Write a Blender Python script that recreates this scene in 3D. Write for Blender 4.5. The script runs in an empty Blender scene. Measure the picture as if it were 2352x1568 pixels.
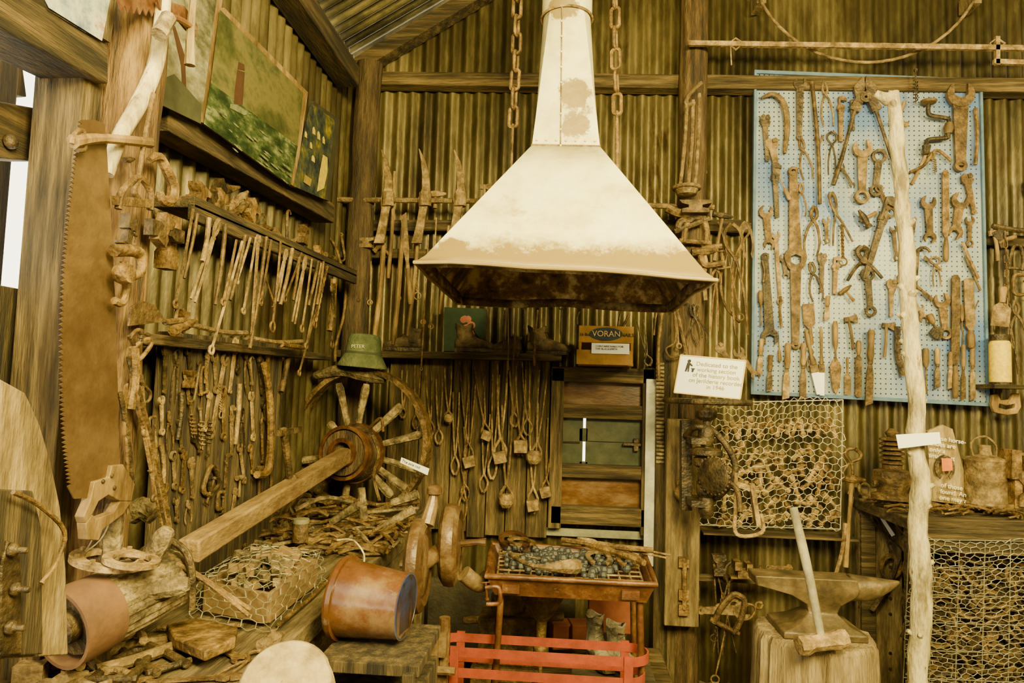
import bpy, bmesh, math, random
from mathutils import Vector, Matrix, noise
random.seed(7)
V=Vector
D=3.8; XL=-1.256; H=1.52; FP=1568.0
yaw=math.radians(4.5); pit=math.radians(4.0); rol=0.03
F=V((-math.sin(yaw)*math.cos(pit),math.cos(yaw)*math.cos(pit),math.sin(pit)))
R0=V((math.cos(yaw),math.sin(yaw),0)); U0=R0.cross(F)
R=R0*math.cos(rol)+U0*math.sin(rol); U=U0*math.cos(rol)-R0*math.sin(rol)
C=V((0,0,H))
cd=bpy.data.cameras.new('camera'); cam=bpy.data.objects.new('camera',cd); bpy.context.collection.objects.link(cam)
cd.lens=24; cd.sensor_width=36; cd.clip_start=.02
cam.matrix_world=Matrix(((R.x,U.x,-F.x,C.x),(R.y,U.y,-F.y,C.y),(R.z,U.z,-F.z,C.z),(0,0,0,1)))
bpy.context.scene.camera=cam
# survey: photo measurement -> point on a real plane of the room (B back wall, L left wall, Y/Z/X constant plane)
def P(u,v,pl='B',o=0.0):
    d=F*FP+R*(u-1176)+U*(784-v)
    if pl=='B': t=(D-o-C.y)/d.y
    elif pl=='L': t=(XL+o-C.x)/d.x
    elif pl=='Y': t=(o-C.y)/d.y
    elif pl=='X': t=(o-C.x)/d.x
    else: t=(o-C.z)/d.z
    return C+d*t
NRM={'B':V((0,-1,0)),'Y':V((0,-1,0)),'L':V((1,0,0)),'X':V((1,0,0)),'Z':V((0,0,1))}

# ---------------- materials
def mat(name,cols,scale=6,st=(1,1,1),rough=.8,metal=0,bump=.3,bs=40,var=.35,detail=7,spots=None,emit=0):
    m=bpy.data.materials.new(name); m.use_nodes=True; nt=m.node_tree; n=nt.nodes; l=nt.links
    b=n['Principled BSDF']; b.inputs['Roughness'].default_value=rough; b.inputs['Metallic'].default_value=metal
    tc=n.new('ShaderNodeTexCoord'); mp=n.new('ShaderNodeMapping'); mp.inputs['Scale'].default_value=st
    l.new(tc.outputs['Object'],mp.inputs['Vector'])
    oi=n.new('ShaderNodeObjectInfo')
    add=n.new('ShaderNodeVectorMath'); add.operation='ADD'
    mu=n.new('ShaderNodeMath'); mu.operation='MULTIPLY'; mu.inputs[1].default_value=20
    l.new(oi.outputs['Random'],mu.inputs[0]); l.new(mp.outputs[0],add.inputs[0]); l.new(mu.outputs[0],add.inputs[1])
    nz=n.new('ShaderNodeTexNoise'); nz.inputs['Scale'].default_value=scale; nz.inputs['Detail'].default_value=detail; nz.inputs['Roughness'].default_value=.7
    l.new(add.outputs[0],nz.inputs['Vector'])
    cr=n.new('ShaderNodeValToRGB'); k=len(cols); e=cr.color_ramp.elements
    while len(e)<k: e.new(.5)
    for i,c in enumerate(cols):
        if k==3 and var>0: c=tuple(x*(.45,.72,.92)[i] for x in c)
        e[i].position=.36+.28*i/(k-1) if k>1 else .5; e[i].color=(*c,1)
    l.new(nz.outputs['Fac'],cr.inputs[0]); out=cr.outputs[0]
    if spots:
        n2=n.new('ShaderNodeTexNoise'); n2.inputs['Scale'].default_value=spots[1]; n2.inputs['Detail'].default_value=9; n2.inputs['Roughness'].default_value=.72
        l.new(add.outputs[0],n2.inputs['Vector'])
        r2=n.new('ShaderNodeValToRGB'); r2.color_ramp.elements[0].position=spots[2]; r2.color_ramp.elements[1].position=spots[2]+.07
        l.new(n2.outputs['Fac'],r2.inputs[0])
        mx=n.new('ShaderNodeMixRGB'); l.new(r2.outputs[0],mx.inputs[0]); l.new(out,mx.inputs[1]); mx.inputs[2].default_value=(*spots[0],1); out=mx.outputs[0]
    hs=n.new('ShaderNodeHueSaturation'); hs.inputs['Saturation'].default_value=1.12; mr=n.new('ShaderNodeMapRange'); mr.inputs[3].default_value=1-var; mr.inputs[4].default_value=1+var
    l.new(oi.outputs['Random'],mr.inputs[0]); l.new(mr.outputs[0],hs.inputs['Value']); l.new(out,hs.inputs['Color']); l.new(hs.outputs[0],b.inputs['Base Color'])
    if bump:
        nb=n.new('ShaderNodeTexNoise'); nb.inputs['Scale'].default_value=bs; nb.inputs['Detail'].default_value=6; l.new(add.outputs[0],nb.inputs['Vector'])
        bp=n.new('ShaderNodeBump'); bp.inputs['Strength'].default_value=bump; bp.inputs['Distance'].default_value=.012
        l.new(nb.outputs['Fac'],bp.inputs['Height']); l.new(bp.outputs[0],b.inputs['Normal'])
    return m
iron=mat('rusty_iron',[(.09,.052,.018),(.165,.10,.037),(.28,.18,.075)],20,rough=.62,metal=.15,bump=.55,bs=80)
irond=mat('dark_iron',[(.04,.027,.013),(.085,.057,.027),(.16,.11,.052)],16,rough=.5,metal=.25,bump=.55,bs=80)
ironl=mat('dusty_iron',[(.17,.11,.045),(.27,.18,.08),(.42,.30,.15)],20,rough=.75,metal=.1,bump=.55,bs=80)
redrust=mat('red_rust_iron',[(.10,.042,.02),(.14,.06,.029),(.22,.12,.06)],9,rough=.45,metal=.1,spots=((.20,.13,.07),14,.64))
wood=mat('old_handle_wood',[(.12,.068,.024),(.25,.155,.06),(.40,.27,.12)],9,st=(1,1,.4),rough=.7,bump=.4)
timber=mat('dark_timber',[(.03,.02,.008),(.085,.058,.025),(.17,.12,.055)],5,st=(6,6,.5),rough=.85,bump=.8)
timberh=mat('dark_timber_rail',[(.03,.02,.008),(.085,.058,.025),(.18,.125,.058)],5,st=(.5,3,8),rough=.85,bump=.7)
timberl=mat('left_timber_rail',[(.025,.017,.007),(.07,.048,.021),(.15,.10,.047)],5,st=(3,.5,8),rough=.85,bump=.7)
postm=mat('round_post_wood',[(.045,.027,.011),(.12,.072,.03),(.21,.14,.065)],5,st=(5,5,.6),rough=.7,bump=.8)
pale=mat('pale_timber',[(.17,.115,.05),(.29,.205,.09),(.40,.30,.15)],5,st=(3,3,.7),rough=.8,bump=.6)
driftw=mat('weathered_wood',[(.07,.05,.024),(.19,.14,.07),(.36,.275,.15)],14,st=(1,1,1),rough=.9,bump=1,bs=60)
bleach=mat('bleached_wood',[(.34,.26,.13),(.60,.49,.27),(.76,.66,.42)],9,st=(2,2,.6),rough=.75,bump=.7,spots=((.22,.14,.06),9,.6))
corm=mat('corrugated_iron_back',[(.06,.045,.019),(.12,.093,.04),(.24,.19,.09)],2.2,st=(1.5,1.5,.45),rough=.42,metal=.5,bump=.25,bs=25,var=.05,detail=9,spots=((.06,.04,.016),1.8,.55))
roofm=mat('corrugated_roof',[(.05,.04,.02),(.12,.1,.05),(.24,.2,.1)],3,st=(.6,1.5,.6),rough=.45,metal=.5,bump=.2,var=.05)
floorm=mat('dusty_floor',[(.08,.06,.035),(.15,.12,.07),(.22,.18,.11)],3,rough=.95,bump=.5)
hoodm=mat('painted_hood_metal',[(.66,.57,.29),(.82,.75,.44),(.90,.85,.56)],6,rough=.45,bump=.15,var=0,spots=((.50,.41,.17),3.2,.60))
hoodin=mat('hood_soot_rust',[(.03,.014,.005),(.14,.075,.025),(.42,.32,.16)],9,rough=.85,bump=.5)
benchm=mat('bench_top_wood',[(.09,.06,.025),(.19,.135,.062),(.30,.22,.11)],6,st=(5,.6,1),rough=.85,bump=.6)
wirem=mat('galvanised_wire',[(.25,.22,.13),(.42,.38,.26)],20,rough=.5,metal=.3,bump=0)
coal=mat('coal',[(.01,.01,.01),(.05,.05,.045)],30,rough=.6)
white=mat('white_card',[(.82,.81,.76),(.88,.87,.82)],2,rough=.6,bump=0,var=0)
black=mat('black_ink',[(.015,.013,.01),(.02,.02,.02)],2,rough=.7,bump=0,var=0)
goldm=mat('gilt_trim',[(.6,.42,.1),(.7,.5,.15)],4,rough=.4,bump=0,var=0)
def flatm(name,c,var=.12,sc=14,r=.8):
    return mat(name,[tuple(x*(1-var*2) for x in c),c,tuple(min(1,x*(1+var*2)) for x in c)],sc,rough=r,bump=.15,var=0)

# ---------------- mesh builder
class B:
    def __init__(s,M=None): s.v=[];s.f=[];s.m=[];s.mi=0;s.M=M or Matrix()
    def add(s,vs,fs):
        o=len(s.v); s.v+=[s.M@V(p) for p in vs]; s.f+=[tuple(i+o for i in q) for q in fs]; s.m+=[s.mi]*len(fs)
    def hull8(s,a,b_):
        s.add(a+b_,[(3,2,1,0),(4,5,6,7),(0,1,5,4),(1,2,6,5),(2,3,7,6),(3,0,4,7)])
    def box(s,c,d,M=None):
        x,y,z=[k/2 for k in d]; c=V(c); q=[]
        for sz in(-z,z):
            for sx,sy in((-x,-y),(x,-y),(x,y),(-x,y)):
                p=V((sx,sy,sz)); q.append(c+(M@p if M else p))
        s.hull8(q[:4],q[4:])
    def beam(s,a,b_,w,h,up=V((0,0,1)),w2=None,h2=None):
        a=V(a);b_=V(b_); d=(b_-a).normalized(); x=d.cross(up)
        if x.length<1e-4: x=d.cross(V((0,1,0)))
        x.normalize(); y=x.cross(d); w2=w2 or w; h2=h2 or h
        s.hull8([a+x*i*w/2+y*j*h/2 for i,j in((-1,-1),(1,-1),(1,1),(-1,1))],[b_+x*i*w2/2+y*j*h2/2 for i,j in((-1,-1),(1,-1),(1,1),(-1,1))])
    def tube(s,pts,r,n=8,closed=False,flat=1.0,fn=None):
        pts=[V(p) for p in pts]; k=len(pts)
        if not hasattr(r,'__len__'): r=[r]*k
        T=[]
        for i in range(k):
            a=pts[i-1] if (i>0 or closed) else pts[i]; c=pts[(i+1)%k] if (i<k-1 or closed) else pts[i]
            t=(c-a); T.append(t.normalized() if t.length>1e-9 else V((0,0,1)))
        x=T[0].cross(fn if fn else V((0.13,0.27,.95)))
        if x.length<1e-3: x=T[0].cross(V((1,0,0)))
        x.normalize(); vs=[]
        for i in range(k):
            x=(x-T[i]*x.dot(T[i])).normalized(); y=T[i].cross(x)
            for j in range(n):
                a=2*math.pi*(j+.5)/n; vs.append(pts[i]+x*math.cos(a)*r[i]+y*math.sin(a)*r[i]*flat)
        fs=[]
        for i in range(k if closed else k-1):
            i2=(i+1)%k
            for j in range(n): fs.append((i*n+j,i*n+(j+1)%n,i2*n+(j+1)%n,i2*n+j))
        if not closed: fs+= [tuple(range(n))[::-1],tuple((k-1)*n+j for j in range(n))]
        s.add(vs,fs)
    def ex(s,pts,z0,z1):
        n=len(pts); s.add([(p[0],p[1],z0) for p in pts]+[(p[0],p[1],z1) for p in pts],
          [tuple(range(n))[::-1],tuple(range(n,2*n))]+[(i,(i+1)%n,n+(i+1)%n,n+i) for i in range(n)])
    def pex(s,pts,nrm,th):
        pts=[V(p) for p in pts]; n=len(pts); s.add(pts+[p+nrm*th for p in pts],
          [tuple(range(n))[::-1],tuple(range(n,2*n))]+[(i,(i+1)%n,n+(i+1)%n,n+i) for i in range(n)])
    def ann(s,cx,cy,ro,ri,z0,z1,n=20,sy=1):
        vs=[];fs=[]
        for i in range(n):
            a=2*math.pi*i/n; c,d=math.cos(a),math.sin(a)
            for r,z in((ro,z0),(ro,z1),(ri,z1),(ri,z0)): vs.append((cx+c*r,cy+d*r*sy,z))
        for i in range(n):
            j=(i+1)%n
            for k in range(4): fs.append((i*4+k,j*4+k,j*4+(k+1)%4,i*4+(k+1)%4))
        s.add(vs,fs)
    def lathe(s,prof,n=24,M=None):
        vs=[];fs=[]
        for r,z in prof:
            for i in range(n):
                a=2*math.pi*i/n; p=V((math.cos(a)*r,math.sin(a)*r,z)); vs.append(M@p if M else p)
        for k in range(len(prof)-1):
            for i in range(n): fs.append((k*n+i,k*n+(i+1)%n,(k+1)*n+(i+1)%n,(k+1)*n+i))
        if prof[0][0]>1e-6: fs.append(tuple(range(n))[::-1])
        if prof[-1][0]>1e-6: fs.append(tuple((len(prof)-1)*n+i for i in range(n)))
        s.add(vs,fs)
    def loft(s,rings,cap=True):
        n=len(rings[0]); vs=[p for r in rings for p in r]; fs=[]
        for k in range(len(rings)-1):
            for i in range(n): fs.append((k*n+i,k*n+(i+1)%n,(k+1)*n+(i+1)%n,(k+1)*n+i))
        if cap: fs+=[tuple(range(n))[::-1],tuple((len(rings)-1)*n+i for i in range(n))]
        s.add(vs,fs)
    def ball(s,c,r,n=10,sq=(1,1,1),jit=0):
        rings=[]
        for k in range(1,n//2+1):
            t=math.pi*k/(n//2+1)
            rings.append([V(c)+V((math.sin(t)*math.cos(2*math.pi*i/n)*r*sq[0],math.sin(t)*math.sin(2*math.pi*i/n)*r*sq[1],math.cos(t)*r*sq[2]))*(1+random.uniform(-jit,jit)) for i in range(n)])
        s.loft(rings)
    def obj(s,name,mats,parent=None,smooth=40,bevel=0,solid=0,recalc=True):
        me=bpy.data.meshes.new(name)
        lo=V((min(p[i] for p in s.v) for i in range(3))); hi=V((max(p[i] for p in s.v) for i in range(3))); c=(lo+hi)/2
        me.from_pydata([p-c for p in s.v],[],s.f)
        if not isinstance(mats,(list,tuple)): mats=[mats]
        for m in mats: me.materials.append(m)
        me.polygons.foreach_set('material_index',s.m)
        if recalc:
            bm=bmesh.new(); bm.from_mesh(me); bmesh.ops.recalc_face_normals(bm,faces=bm.faces); bm.to_mesh(me); bm.free()
        me.polygons.foreach_set('use_smooth',[True]*len(me.polygons))
        me.set_sharp_from_angle(angle=math.radians(smooth))
        o=bpy.data.objects.new(name,me); bpy.context.collection.objects.link(o); o.location=c
        if solid:
            md=o.modifiers.new('s','SOLIDIFY'); md.thickness=solid; md.offset=-1
            if len(mats)>1: md.material_offset=1
        if bevel:
            md=o.modifiers.new('b','BEVEL'); md.width=bevel; md.segments=2; md.limit_method='ANGLE'
        if parent:
            o.parent=parent; o.matrix_parent_inverse=Matrix.Translation(parent.location).inverted()
        return o
def poly(name,pts,pl,o,th,m,parent=None,bevel=0):
    b=B(); b.pex([P(u,v,pl,o) for u,v in pts],NRM[pl],th); return b.obj(name,m,parent,bevel=bevel)
def text(par,body,org,right,up,size,m,name='lettering',align='LEFT',ext=.0006):
    c=bpy.data.curves.new(name,'FONT'); c.body=body; c.size=size; c.extrude=ext; c.align_x=align; c.space_line=.95
    c.materials.append(m); o=bpy.data.objects.new(name,c); bpy.context.collection.objects.link(o)
    x=right.normalized(); z=x.cross(up).normalized(); y=z.cross(x)
    M=Matrix(((x.x,y.x,z.x,org.x),(x.y,y.y,z.y,org.y),(x.z,y.z,z.z,org.z),(0,0,0,1)))
    o.parent=par; o.matrix_parent_inverse=Matrix.Translation(par.location).inverted(); o.matrix_basis=M
    return o
def wob(pts,n,amp,seed=0):
    out=[];pts=[V(p) for p in pts]
    for i in range(n+1):
        t=i/n*(len(pts)-1); k=min(int(t),len(pts)-2); q=t-k
        p0=pts[max(k-1,0)];p1=pts[k];p2=pts[k+1];p3=pts[min(k+2,len(pts)-1)]
        p=.5*((2*p1)+(p2-p0)*q+(2*p0-5*p1+4*p2-p3)*q*q+(3*p1-p0-3*p2+p3)*q**3)
        out.append(p+noise.noise_vector(p*5+V((seed,0,0)))*amp)
    return out
def rint(r,sm):
    o=[]
    for i in range(sm+1):
        t=i/sm*(len(r)-1); k=min(int(t),len(r)-2); o.append(r[k]*(1-t+k)+r[k+1]*(t-k))
    return o
def ptube(name,pts,pl,o,r,m,n=8,sm=16,amp=0,**k):
    b=B(); q=wob([P(u,v,pl,o if not isinstance(o,list) else o[i]) for i,(u,v) in enumerate(pts)],sm,amp)
    if isinstance(r,(list,tuple)): r=rint(r,sm)
    b.tube(q,r,n); return b.obj(name,m,**k)

# ---------------- room shell
def corr(name,O,a,bd,n,La,blo,bhi,m,hole=None,amp=.014,pitch=.078):
    b=B(); k=int(La/pitch*8); O=V(O);a=V(a);bd=V(bd);n=V(n); vs=[];fs=[]
    for i in range(k+1):
        s=i*pitch/8; h=math.sin(2*math.pi*s/pitch)*amp; hi=bhi(s) if callable(bhi) else bhi
        rows=[blo,hole[2],hole[3],hi] if hole else [blo,(blo+hi)/2,(blo+hi)/2+.01,hi]
        lap=.006 if int(s/(pitch*9))%2 else 0
        for z in rows: vs.append(O+a*s+bd*z+n*(h+lap))
    for i in range(k):
        s=i*pitch/8
        for r in range(3):
            if hole and r==1 and hole[0]<s<hole[1]: continue
            fs.append((i*4+r,(i+1)*4+r,(i+1)*4+r+1,i*4+r+1))
    b.add(vs,fs); return b.obj(name,m,smooth=80,recalc=False)
ZP=P(800,160,'B',0).z; TS=math.tan(math.radians(31))
wx0=P(1330,900).x; wx1=P(1356,900).x; wz1=P(1380,955).z; wz0=P(1380,1062).z
gab=lambda s:ZP+TS*s if s<2.9 else ZP+TS*2.9-(s-2.9)*TS
corr('wall_back',(XL,D+.02,0),(1,0,0),(0,0,1),(0,-1,0),4.95,-.02,gab,corm,(wx0-XL,wx1-XL,wz0,wz1))
YW=P(120,300,'L').y
corr('wall_left',(XL-.02,YW,0),(0,1,0),(0,0,1),(1,0,0),D-YW+.02,-.02,ZP+.05,corm)
corr('wall_front',(XL,-1.2,0),(1,0,0),(0,0,1),(0,1,0),4.95,-.02,gab,corm)
sl=V((1,0,TS)).normalized()
corr('ceiling',(XL-.05,-1.2,ZP+.08),(0,1,0),sl,sl.cross(V((0,1,0))),5.1,-.1,3.38,roofm)
sr=V((1,0,-TS)).normalized(); pk=V((XL-.05,-1.2,ZP+.08))+sl*3.37
corr('ceiling_right_pitch',pk,(0,1,0),sr,sr.cross(V((0,1,0))),5.1,0,2.4,roofm)
corr('wall_right',(3.66,-1.2,0),(0,1,0),(0,0,1),(-1,0,0),5.02,-.02,ZP+.4,corm)
b=B(); b.box((1.2,1.3,-.03),(5.4,5.4,.06)); b.obj('floor',floorm)

def beamB(name,u1,v1,u2,v2,hpx,dep,off=0,m=None):
    a=P(u1,v1,'B',off+dep/2);c=P(u2,v2,'B',off+dep/2); b=B(); b.beam(a,c,dep,hpx/412,V((0,0,1))); return b.obj(name,m or timberh,bevel=.004)
beamB('trim_1',826,186,2500,205,32,.09)
beamB('trim_2',800,172,1400,-190,34,.10)
b=B(); b.beam(P(800,178,'L',.06),V((XL+.06,.2,P(800,178,'L',.06).z)),.12,.11); b.obj('trim_3',timberl,bevel=.005)
b=B(); b.beam(P(745,490,'L',.05),P(350,262,'L',.05),.10,.095); b.obj('trim_4',timberl,bevel=.004)
beamB('trim_5',745,520,1700,520,26,.06)
beamB('trim_6',778,585,1420,592,22,.12)
beamB('trim_7',730,812,1290,822,16,.16)
beamB('trim_8',1600,520,2420,560,24,.05)
def post(name,pts,r,m,sm=24,amp=.008):
    b=B(); q=wob(pts,sm,amp,random.random()*9); b.tube(q,[r*(1+.1*noise.noise(p*3)) for p in q],14)
    for i in range(5):
        p=q[random.randint(3,sm-3)]; a=random.uniform(-1.3,.2); b.ball(p+V((math.cos(a)*r*.9,math.sin(a)*r*.9,0)),r*.2,8)
    return b.obj(name,m)
pz=P(805,170,'B',.1).z; cxp=XL+.10; post('round_corner_post',[V((cxp,D-.12,0)),V((cxp-.005,D-.12,1.5)),V((cxp+.01,D-.12,pz+.05))],.072,postm)
p0=P(1594,100,'B',.1);p1=P(1575,1300,'B',.1); post('round_wall_post',[V((p1.x,p1.y,0)),p1,P(1585,700,'B',.1),p0,p0+V((.02,0,1.3))],.075,postm)
p0=P(292,120,'L',.14); post('round_timber_post',[V((XL+.14,p0.y,0)),V((XL+.14,p0.y,1.6)),V((XL+.145,p0.y+.01,3.1))],.082,mat('reddish_post_wood',[(.05,.028,.011),(.13,.072,.028),(.22,.14,.06)],5,st=(5,5,.6),rough=.7,bump=.8))

def vplank(name,u0,u1,v,z0,z1,off,th,m=timber):
    a=P(u0,v,'L',off);c=P(u1,v,'L',off); b=B(); b.box((XL+off+th/2,(a.y+c.y)/2,(z0+z1)/2),(th,abs(c.y-a.y)-.004,z1-z0)); return b.obj(name,m,bevel=.003)
vplank('door_jamb',35,100,700,0,2.45,.02,.12,timber)
vplank('wall_plank',102,150,700,0,2.7,.0,.05,timber)
vplank('wall_plank',152,205,700,0,2.75,.0,.03,timber)
vplank('wall_plank',207,262,700,0,2.75,.01,.03,timber)
b=B(); b.beam(P(185,150,'L',.10),P(-120,-10,'L',.10),.14,.09); b.obj('door_lintel',timberl,bevel=.005)
b=B(); b.beam(P(260,70,'L',.03),P(-60,-60,'L',.03),.05,.08); b.obj('trim_9',timberl,bevel=.004)
b=B(); b.beam(P(52,310,'L',-.06),P(-260,270,'L',-.06),.08,.125); b.mi=1; c=P(18,325,'L',-.018); b.lathe([(.018,0),(.018,.012),(.009,.02)],8,Matrix.Translation(c)@Matrix.Rotation(math.pi/2,4,'Y')); b.obj('door_rail',[timberl,irond],bevel=.004)
c=P(-22,200,'L',-.5); b=B(); b.beam(V((c.x,c.y,0)),V((c.x,c.y,2.75)),.09,.10,V((0,1,0))); b.beam(V((c.x-.05,c.y-.3,2.35)),V((c.x,c.y+.10,2.45)),.05,.1); b.obj('outside_verandah_post',timber,bevel=.004)
vplank('door_1',-420,38,700,0,1.72,-.06,.04,timber)
# curved timber, lower left, with iron strap
b=B(); ce=[(-60,868),(0,900),(32,965),(60,1050),(84,1160),(98,1300),(104,1500),(-60,1510)]
b.pex([P(u,v,'L',.32) for u,v in ce],V((1,0,0)),.045)
b.mi=1; b.pex([P(u,v,'L',.352) for u,v in [(-60,1120),(40,1125),(60,1210),(64,1500),(-60,1505)]],V((1,0,0)),.028); b.mi=2
b.pex([P(u,v,'L',.378) for u,v in((8,1240),(34,1250),(40,1340),(42,1500),(-10,1505),(-8,1300))],V((1,0,0)),.008)
for u,v in((24,1262),(30,1352),(18,1440)): b.lathe([(.012,0),(.012,.01),(.006,.011),(.006,.028)],6,Matrix.Translation(P(u,v,'L',.386))@Matrix.Rotation(math.pi/2,4,'Y'))
b.obj('curved_wooden_felloe',[pale,timber,irond],bevel=.004)

# ---------------- tool generators (local: y from tail 0 to head L, z outward)
def arc(cx,cy,r,a0,a1,n=12): return [(cx+r*math.cos(math.radians(a0+(a1-a0)*i/n)),cy+r*math.sin(math.radians(a0+(a1-a0)*i/n))) for i in range(n+1)]
def jaw(b,cx,cy,r,a,t,gap=.5):
    g=math.degrees(math.asin(gap)); pts=arc(cx,cy,r,a+g,a+360-g,18); ca,sa=math.cos(math.radians(a)),math.sin(math.radians(a))
    for e,p in((-.05*r,-gap*r),(-.3*r,0),(-.05*r,gap*r)): pts.append((cx+ca*e-sa*p,cy+sa*e+ca*p))
    b.ex(pts,0,t)
def bar(b,x0,y0,x1,y1,w0,w1,z0,z1):
    d=V((x1-x0,y1-y0)); d.normalize(); p=V((-d.y,d.x)); a=V((x0,y0));c=V((x1,y1))
    b.ex([a-p*w0/2,c-p*w1/2,c+p*w1/2,a+p*w0/2],z0,z1)
def TH(W): return min(max(.007,W*.16),.03)
def g_open(b,L,W):
    t=TH(W); r=W/2; jaw(b,0,L-r*.8,r,75,t); jaw(b,0,r*.7,r*.8,250,t); bar(b,0,r*1.2,0,L-1.6*r,.42*W,.5*W,t*.2,t*.8)
def g_ring(b,L,W):
    t=TH(W); r=W/2; b.ann(0,L-r,r,r*.6,0,t); b.ann(0,r*.8,r*.8,r*.45,0,t); bar(b,0,r*1.5,0,L-1.9*r,.38*W,.45*W,t*.2,t*.8)
def g_comb(b,L,W):
    t=TH(W); r=W/2; jaw(b,0,L-r*.8,r,100,t); b.ann(0,r*.8,r*.75,r*.42,0,t); bar(b,0,r*1.4,0,L-1.6*r,.35*W,.5*W,t*.2,t*.8)
def g_big(b,L,W):
    t=TH(W); r=W/2; jaw(b,0,L-r*.8,r,90,t); bar(b,0,0,0,L-1.6*r,.35*W,.55*W,t*.2,t*.8); b.ann(0,0,r*.45,r*.2,0,t)
def g_adj(b,L,W):
    t=TH(W)*1.1; bar(b,0,.04*L,0,.78*L,.3*W,.48*W,t*.15,t*.85); b.ann(0,.05*L,W*.2,W*.09,0,t)
    b.ex([(-.28*W,.74*L),(.3*W,.72*L),(.5*W,.82*L),(.32*W,.86*L),(.08*W,.86*L),(.05*W,.97*L),(-.12*W,L),(-.4*W,.93*L),(-.42*W,.82*L)],0,t)
    b.ex([(.12*W,.875*L),(.45*W,.87*L),(.5*W,.9*L),(.36*W,.985*L),(.14*W,.97*L)],t*.1,t*.9)
    b.tube([(.18*W,.79*L,t*.6),(.36*W,.83*L,t*.6)],W*.1,8)
def g_still(b,L,W):
    t=TH(W)*1.2; bar(b,0,0,0,.7*L,.28*W,.35*W,0,t*.8); b.ex([(-.25*W,.68*L),(.2*W,.66*L),(.3*W,.78*L),(.05*W,.82*L),(-.25*W,.8*L)],0,t)
    b.ex([(-.2*W,.6*L),(-.06*W,.6*L),(-.06*W,.9*L),(.4*W,.88*L),(.42*W,.93*L),(.1*W,L),(-.2*W,.98*L)],t*.2,t*1.3); b.tube([(-.13*W,.7*L,t*.6),(-.13*W,.75*L,t*.6)],W*.18,10)
def arms(b,L,W,pts,r0,r1,piv,n=6):
    t=max(r0,.004)
    for s in(1,-1):
        q=wob([(s*x*W,y*L,t+(s*.35*t)) for x,y in pts],18,0); k=len(q)
        b.tube(q,[r0+(r1-r0)*i/(k-1) for i in range(k)],n)
    b.tube([(0,piv*L,0),(0,piv*L,2.6*t)],max(W*.1,t*1.4),10)
def g_pliers(b,L,W): arms(b,L,W,[(.38,0),(.5,.25),(.3,.55),(.05,.68),(-.16,.76),(-.2,.86),(-.05,1)],W*.07,W*.12,.69)
def g_pinc(b,L,W): arms(b,L,W,[(.3,0),(.32,.3),(.14,.6),(-.1,.72),(-.42,.82),(-.4,.93),(-.04,1)],W*.06,W*.11,.68)
def g_tongs(b,L,W): arms(b,L,W,[(.3,0),(.25,.35),(.08,.7),(-.06,.78),(-.34,.86),(-.3,.94),(-.06,1)],max(.004,W*.055),max(.007,W*.12),.76)
def g_cross(b,L,W): arms(b,L,W,[(.5,0),(.25,.35),(0,.58),(-.12,.75),(-.14,.9),(-.02,1)],W*.045,W*.09,.58)
def g_divid(b,L,W): arms(b,L,W,[(.5,0),(.25,.5),(.04,.97),(0,1)],W*.03,W*.06,.97)
def turned(b,pts,n=10):
    q=[(0,y,max(r for r,_ in pts)) for r,y in pts]; b.tube(q,[r for r,_ in pts],n)
def g_chisel(b,L,W):
    r=W*.3; b.mi=1; turned(b,[(r*.7,0),(r,.03*L),(r*.8,.2*L),(r,.33*L),(r*.7,.4*L)]); b.mi=0; b.tube([(0,.38*L,r),(0,.45*L,r)],r*.75,10)
    b.ex([(-.14*W,.44*L),(.14*W,.44*L),(.3*W,.6*L),(.32*W,L),(-.32*W,.96*L),(-.3*W,.6*L)],r*.7,r*1.2)
def g_scr(b,L,W):
    r=W*.4; b.mi=1; turned(b,[(r*.7,0),(r,.05*L),(r,.3*L),(r*.5,.42*L)]); b.mi=0; b.tube([(0,.4*L,r),(0,.9*L,r),(0,L,r)],[r*.3,r*.3,r*.4],8)
def g_file(b,L,W):
    r=W*.35; b.mi=1; turned(b,[(r*.6,0),(r,.03*L),(r,.18*L),(r*.6,.26*L)]); b.mi=0; b.ex([(-.12*W,.25*L),(.12*W,.25*L),(.45*W,.32*L),(.45*W,.97*L),(.2*W,L),(-.2*W,L),(-.45*W,.97*L),(-.45*W,.32*L)],r*.5,r*1.1)
def g_trow(b,L,W):
    r=W*.22; b.mi=1; turned(b,[(r*.7,0),(r,.05*L),(r,.3*L),(r*.6,.38*L)]); b.mi=0; b.tube([(0,.37*L,r),(0,.55*L,r)],r*.4,8); b.ex([(-.1*W,.5*L),(.1*W,.5*L),(.5*W,.62*L),(.3*W,.9*L),(0,L),(-.3*W,.9*L),(-.5*W,.62*L)],r*.6,r*1.1)
def g_brush(b,L,W):
    r=W*.28; b.mi=1; turned(b,[(r*.4,0),(r*.8,.1*L),(r*.6,.4*L),(r*1.1,.55*L)]); b.mi=0; b.box((0,.61*L,r),(W*.8,.12*L,W*.3)); b.mi=2; b.ex([(-.38*W,.66*L),(.38*W,.66*L),(.3*W,L),(-.3*W,L)],r*.6,r*1.4)
def g_spat(b,L,W):
    r=W*.2; b.mi=1; turned(b,[(r*.7,0),(r,.05*L),(r*.8,.4*L)]); b.mi=0
    b.ex([(-.15*W,.4*L),(.15*W,.4*L),(.5*W,.52*L),(.5*W,L),(-.5*W,L),(-.5*W,.52*L)],r*.7,r)
def g_hammer(b,L,W):
    r=W*.09; b.mi=1; b.tube(wob([(0,0,r*1.2),(0,.5*L,r*1.2),(0,L,r*1.2)],6,0),[r*1.2,r*1.1,r,r*.8,r*.8,r,r],8); b.mi=0; h=W*.16
    b.tube([(-.5*W,L-h,h),(-.36*W,L-h,h),(-.3*W,L-h,h),(-.12*W,L-h,h),(.12*W,L-h,h),(.5*W,L-h*.9,h)],[h,h,h*.7,h,h,h*.35],8)
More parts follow.
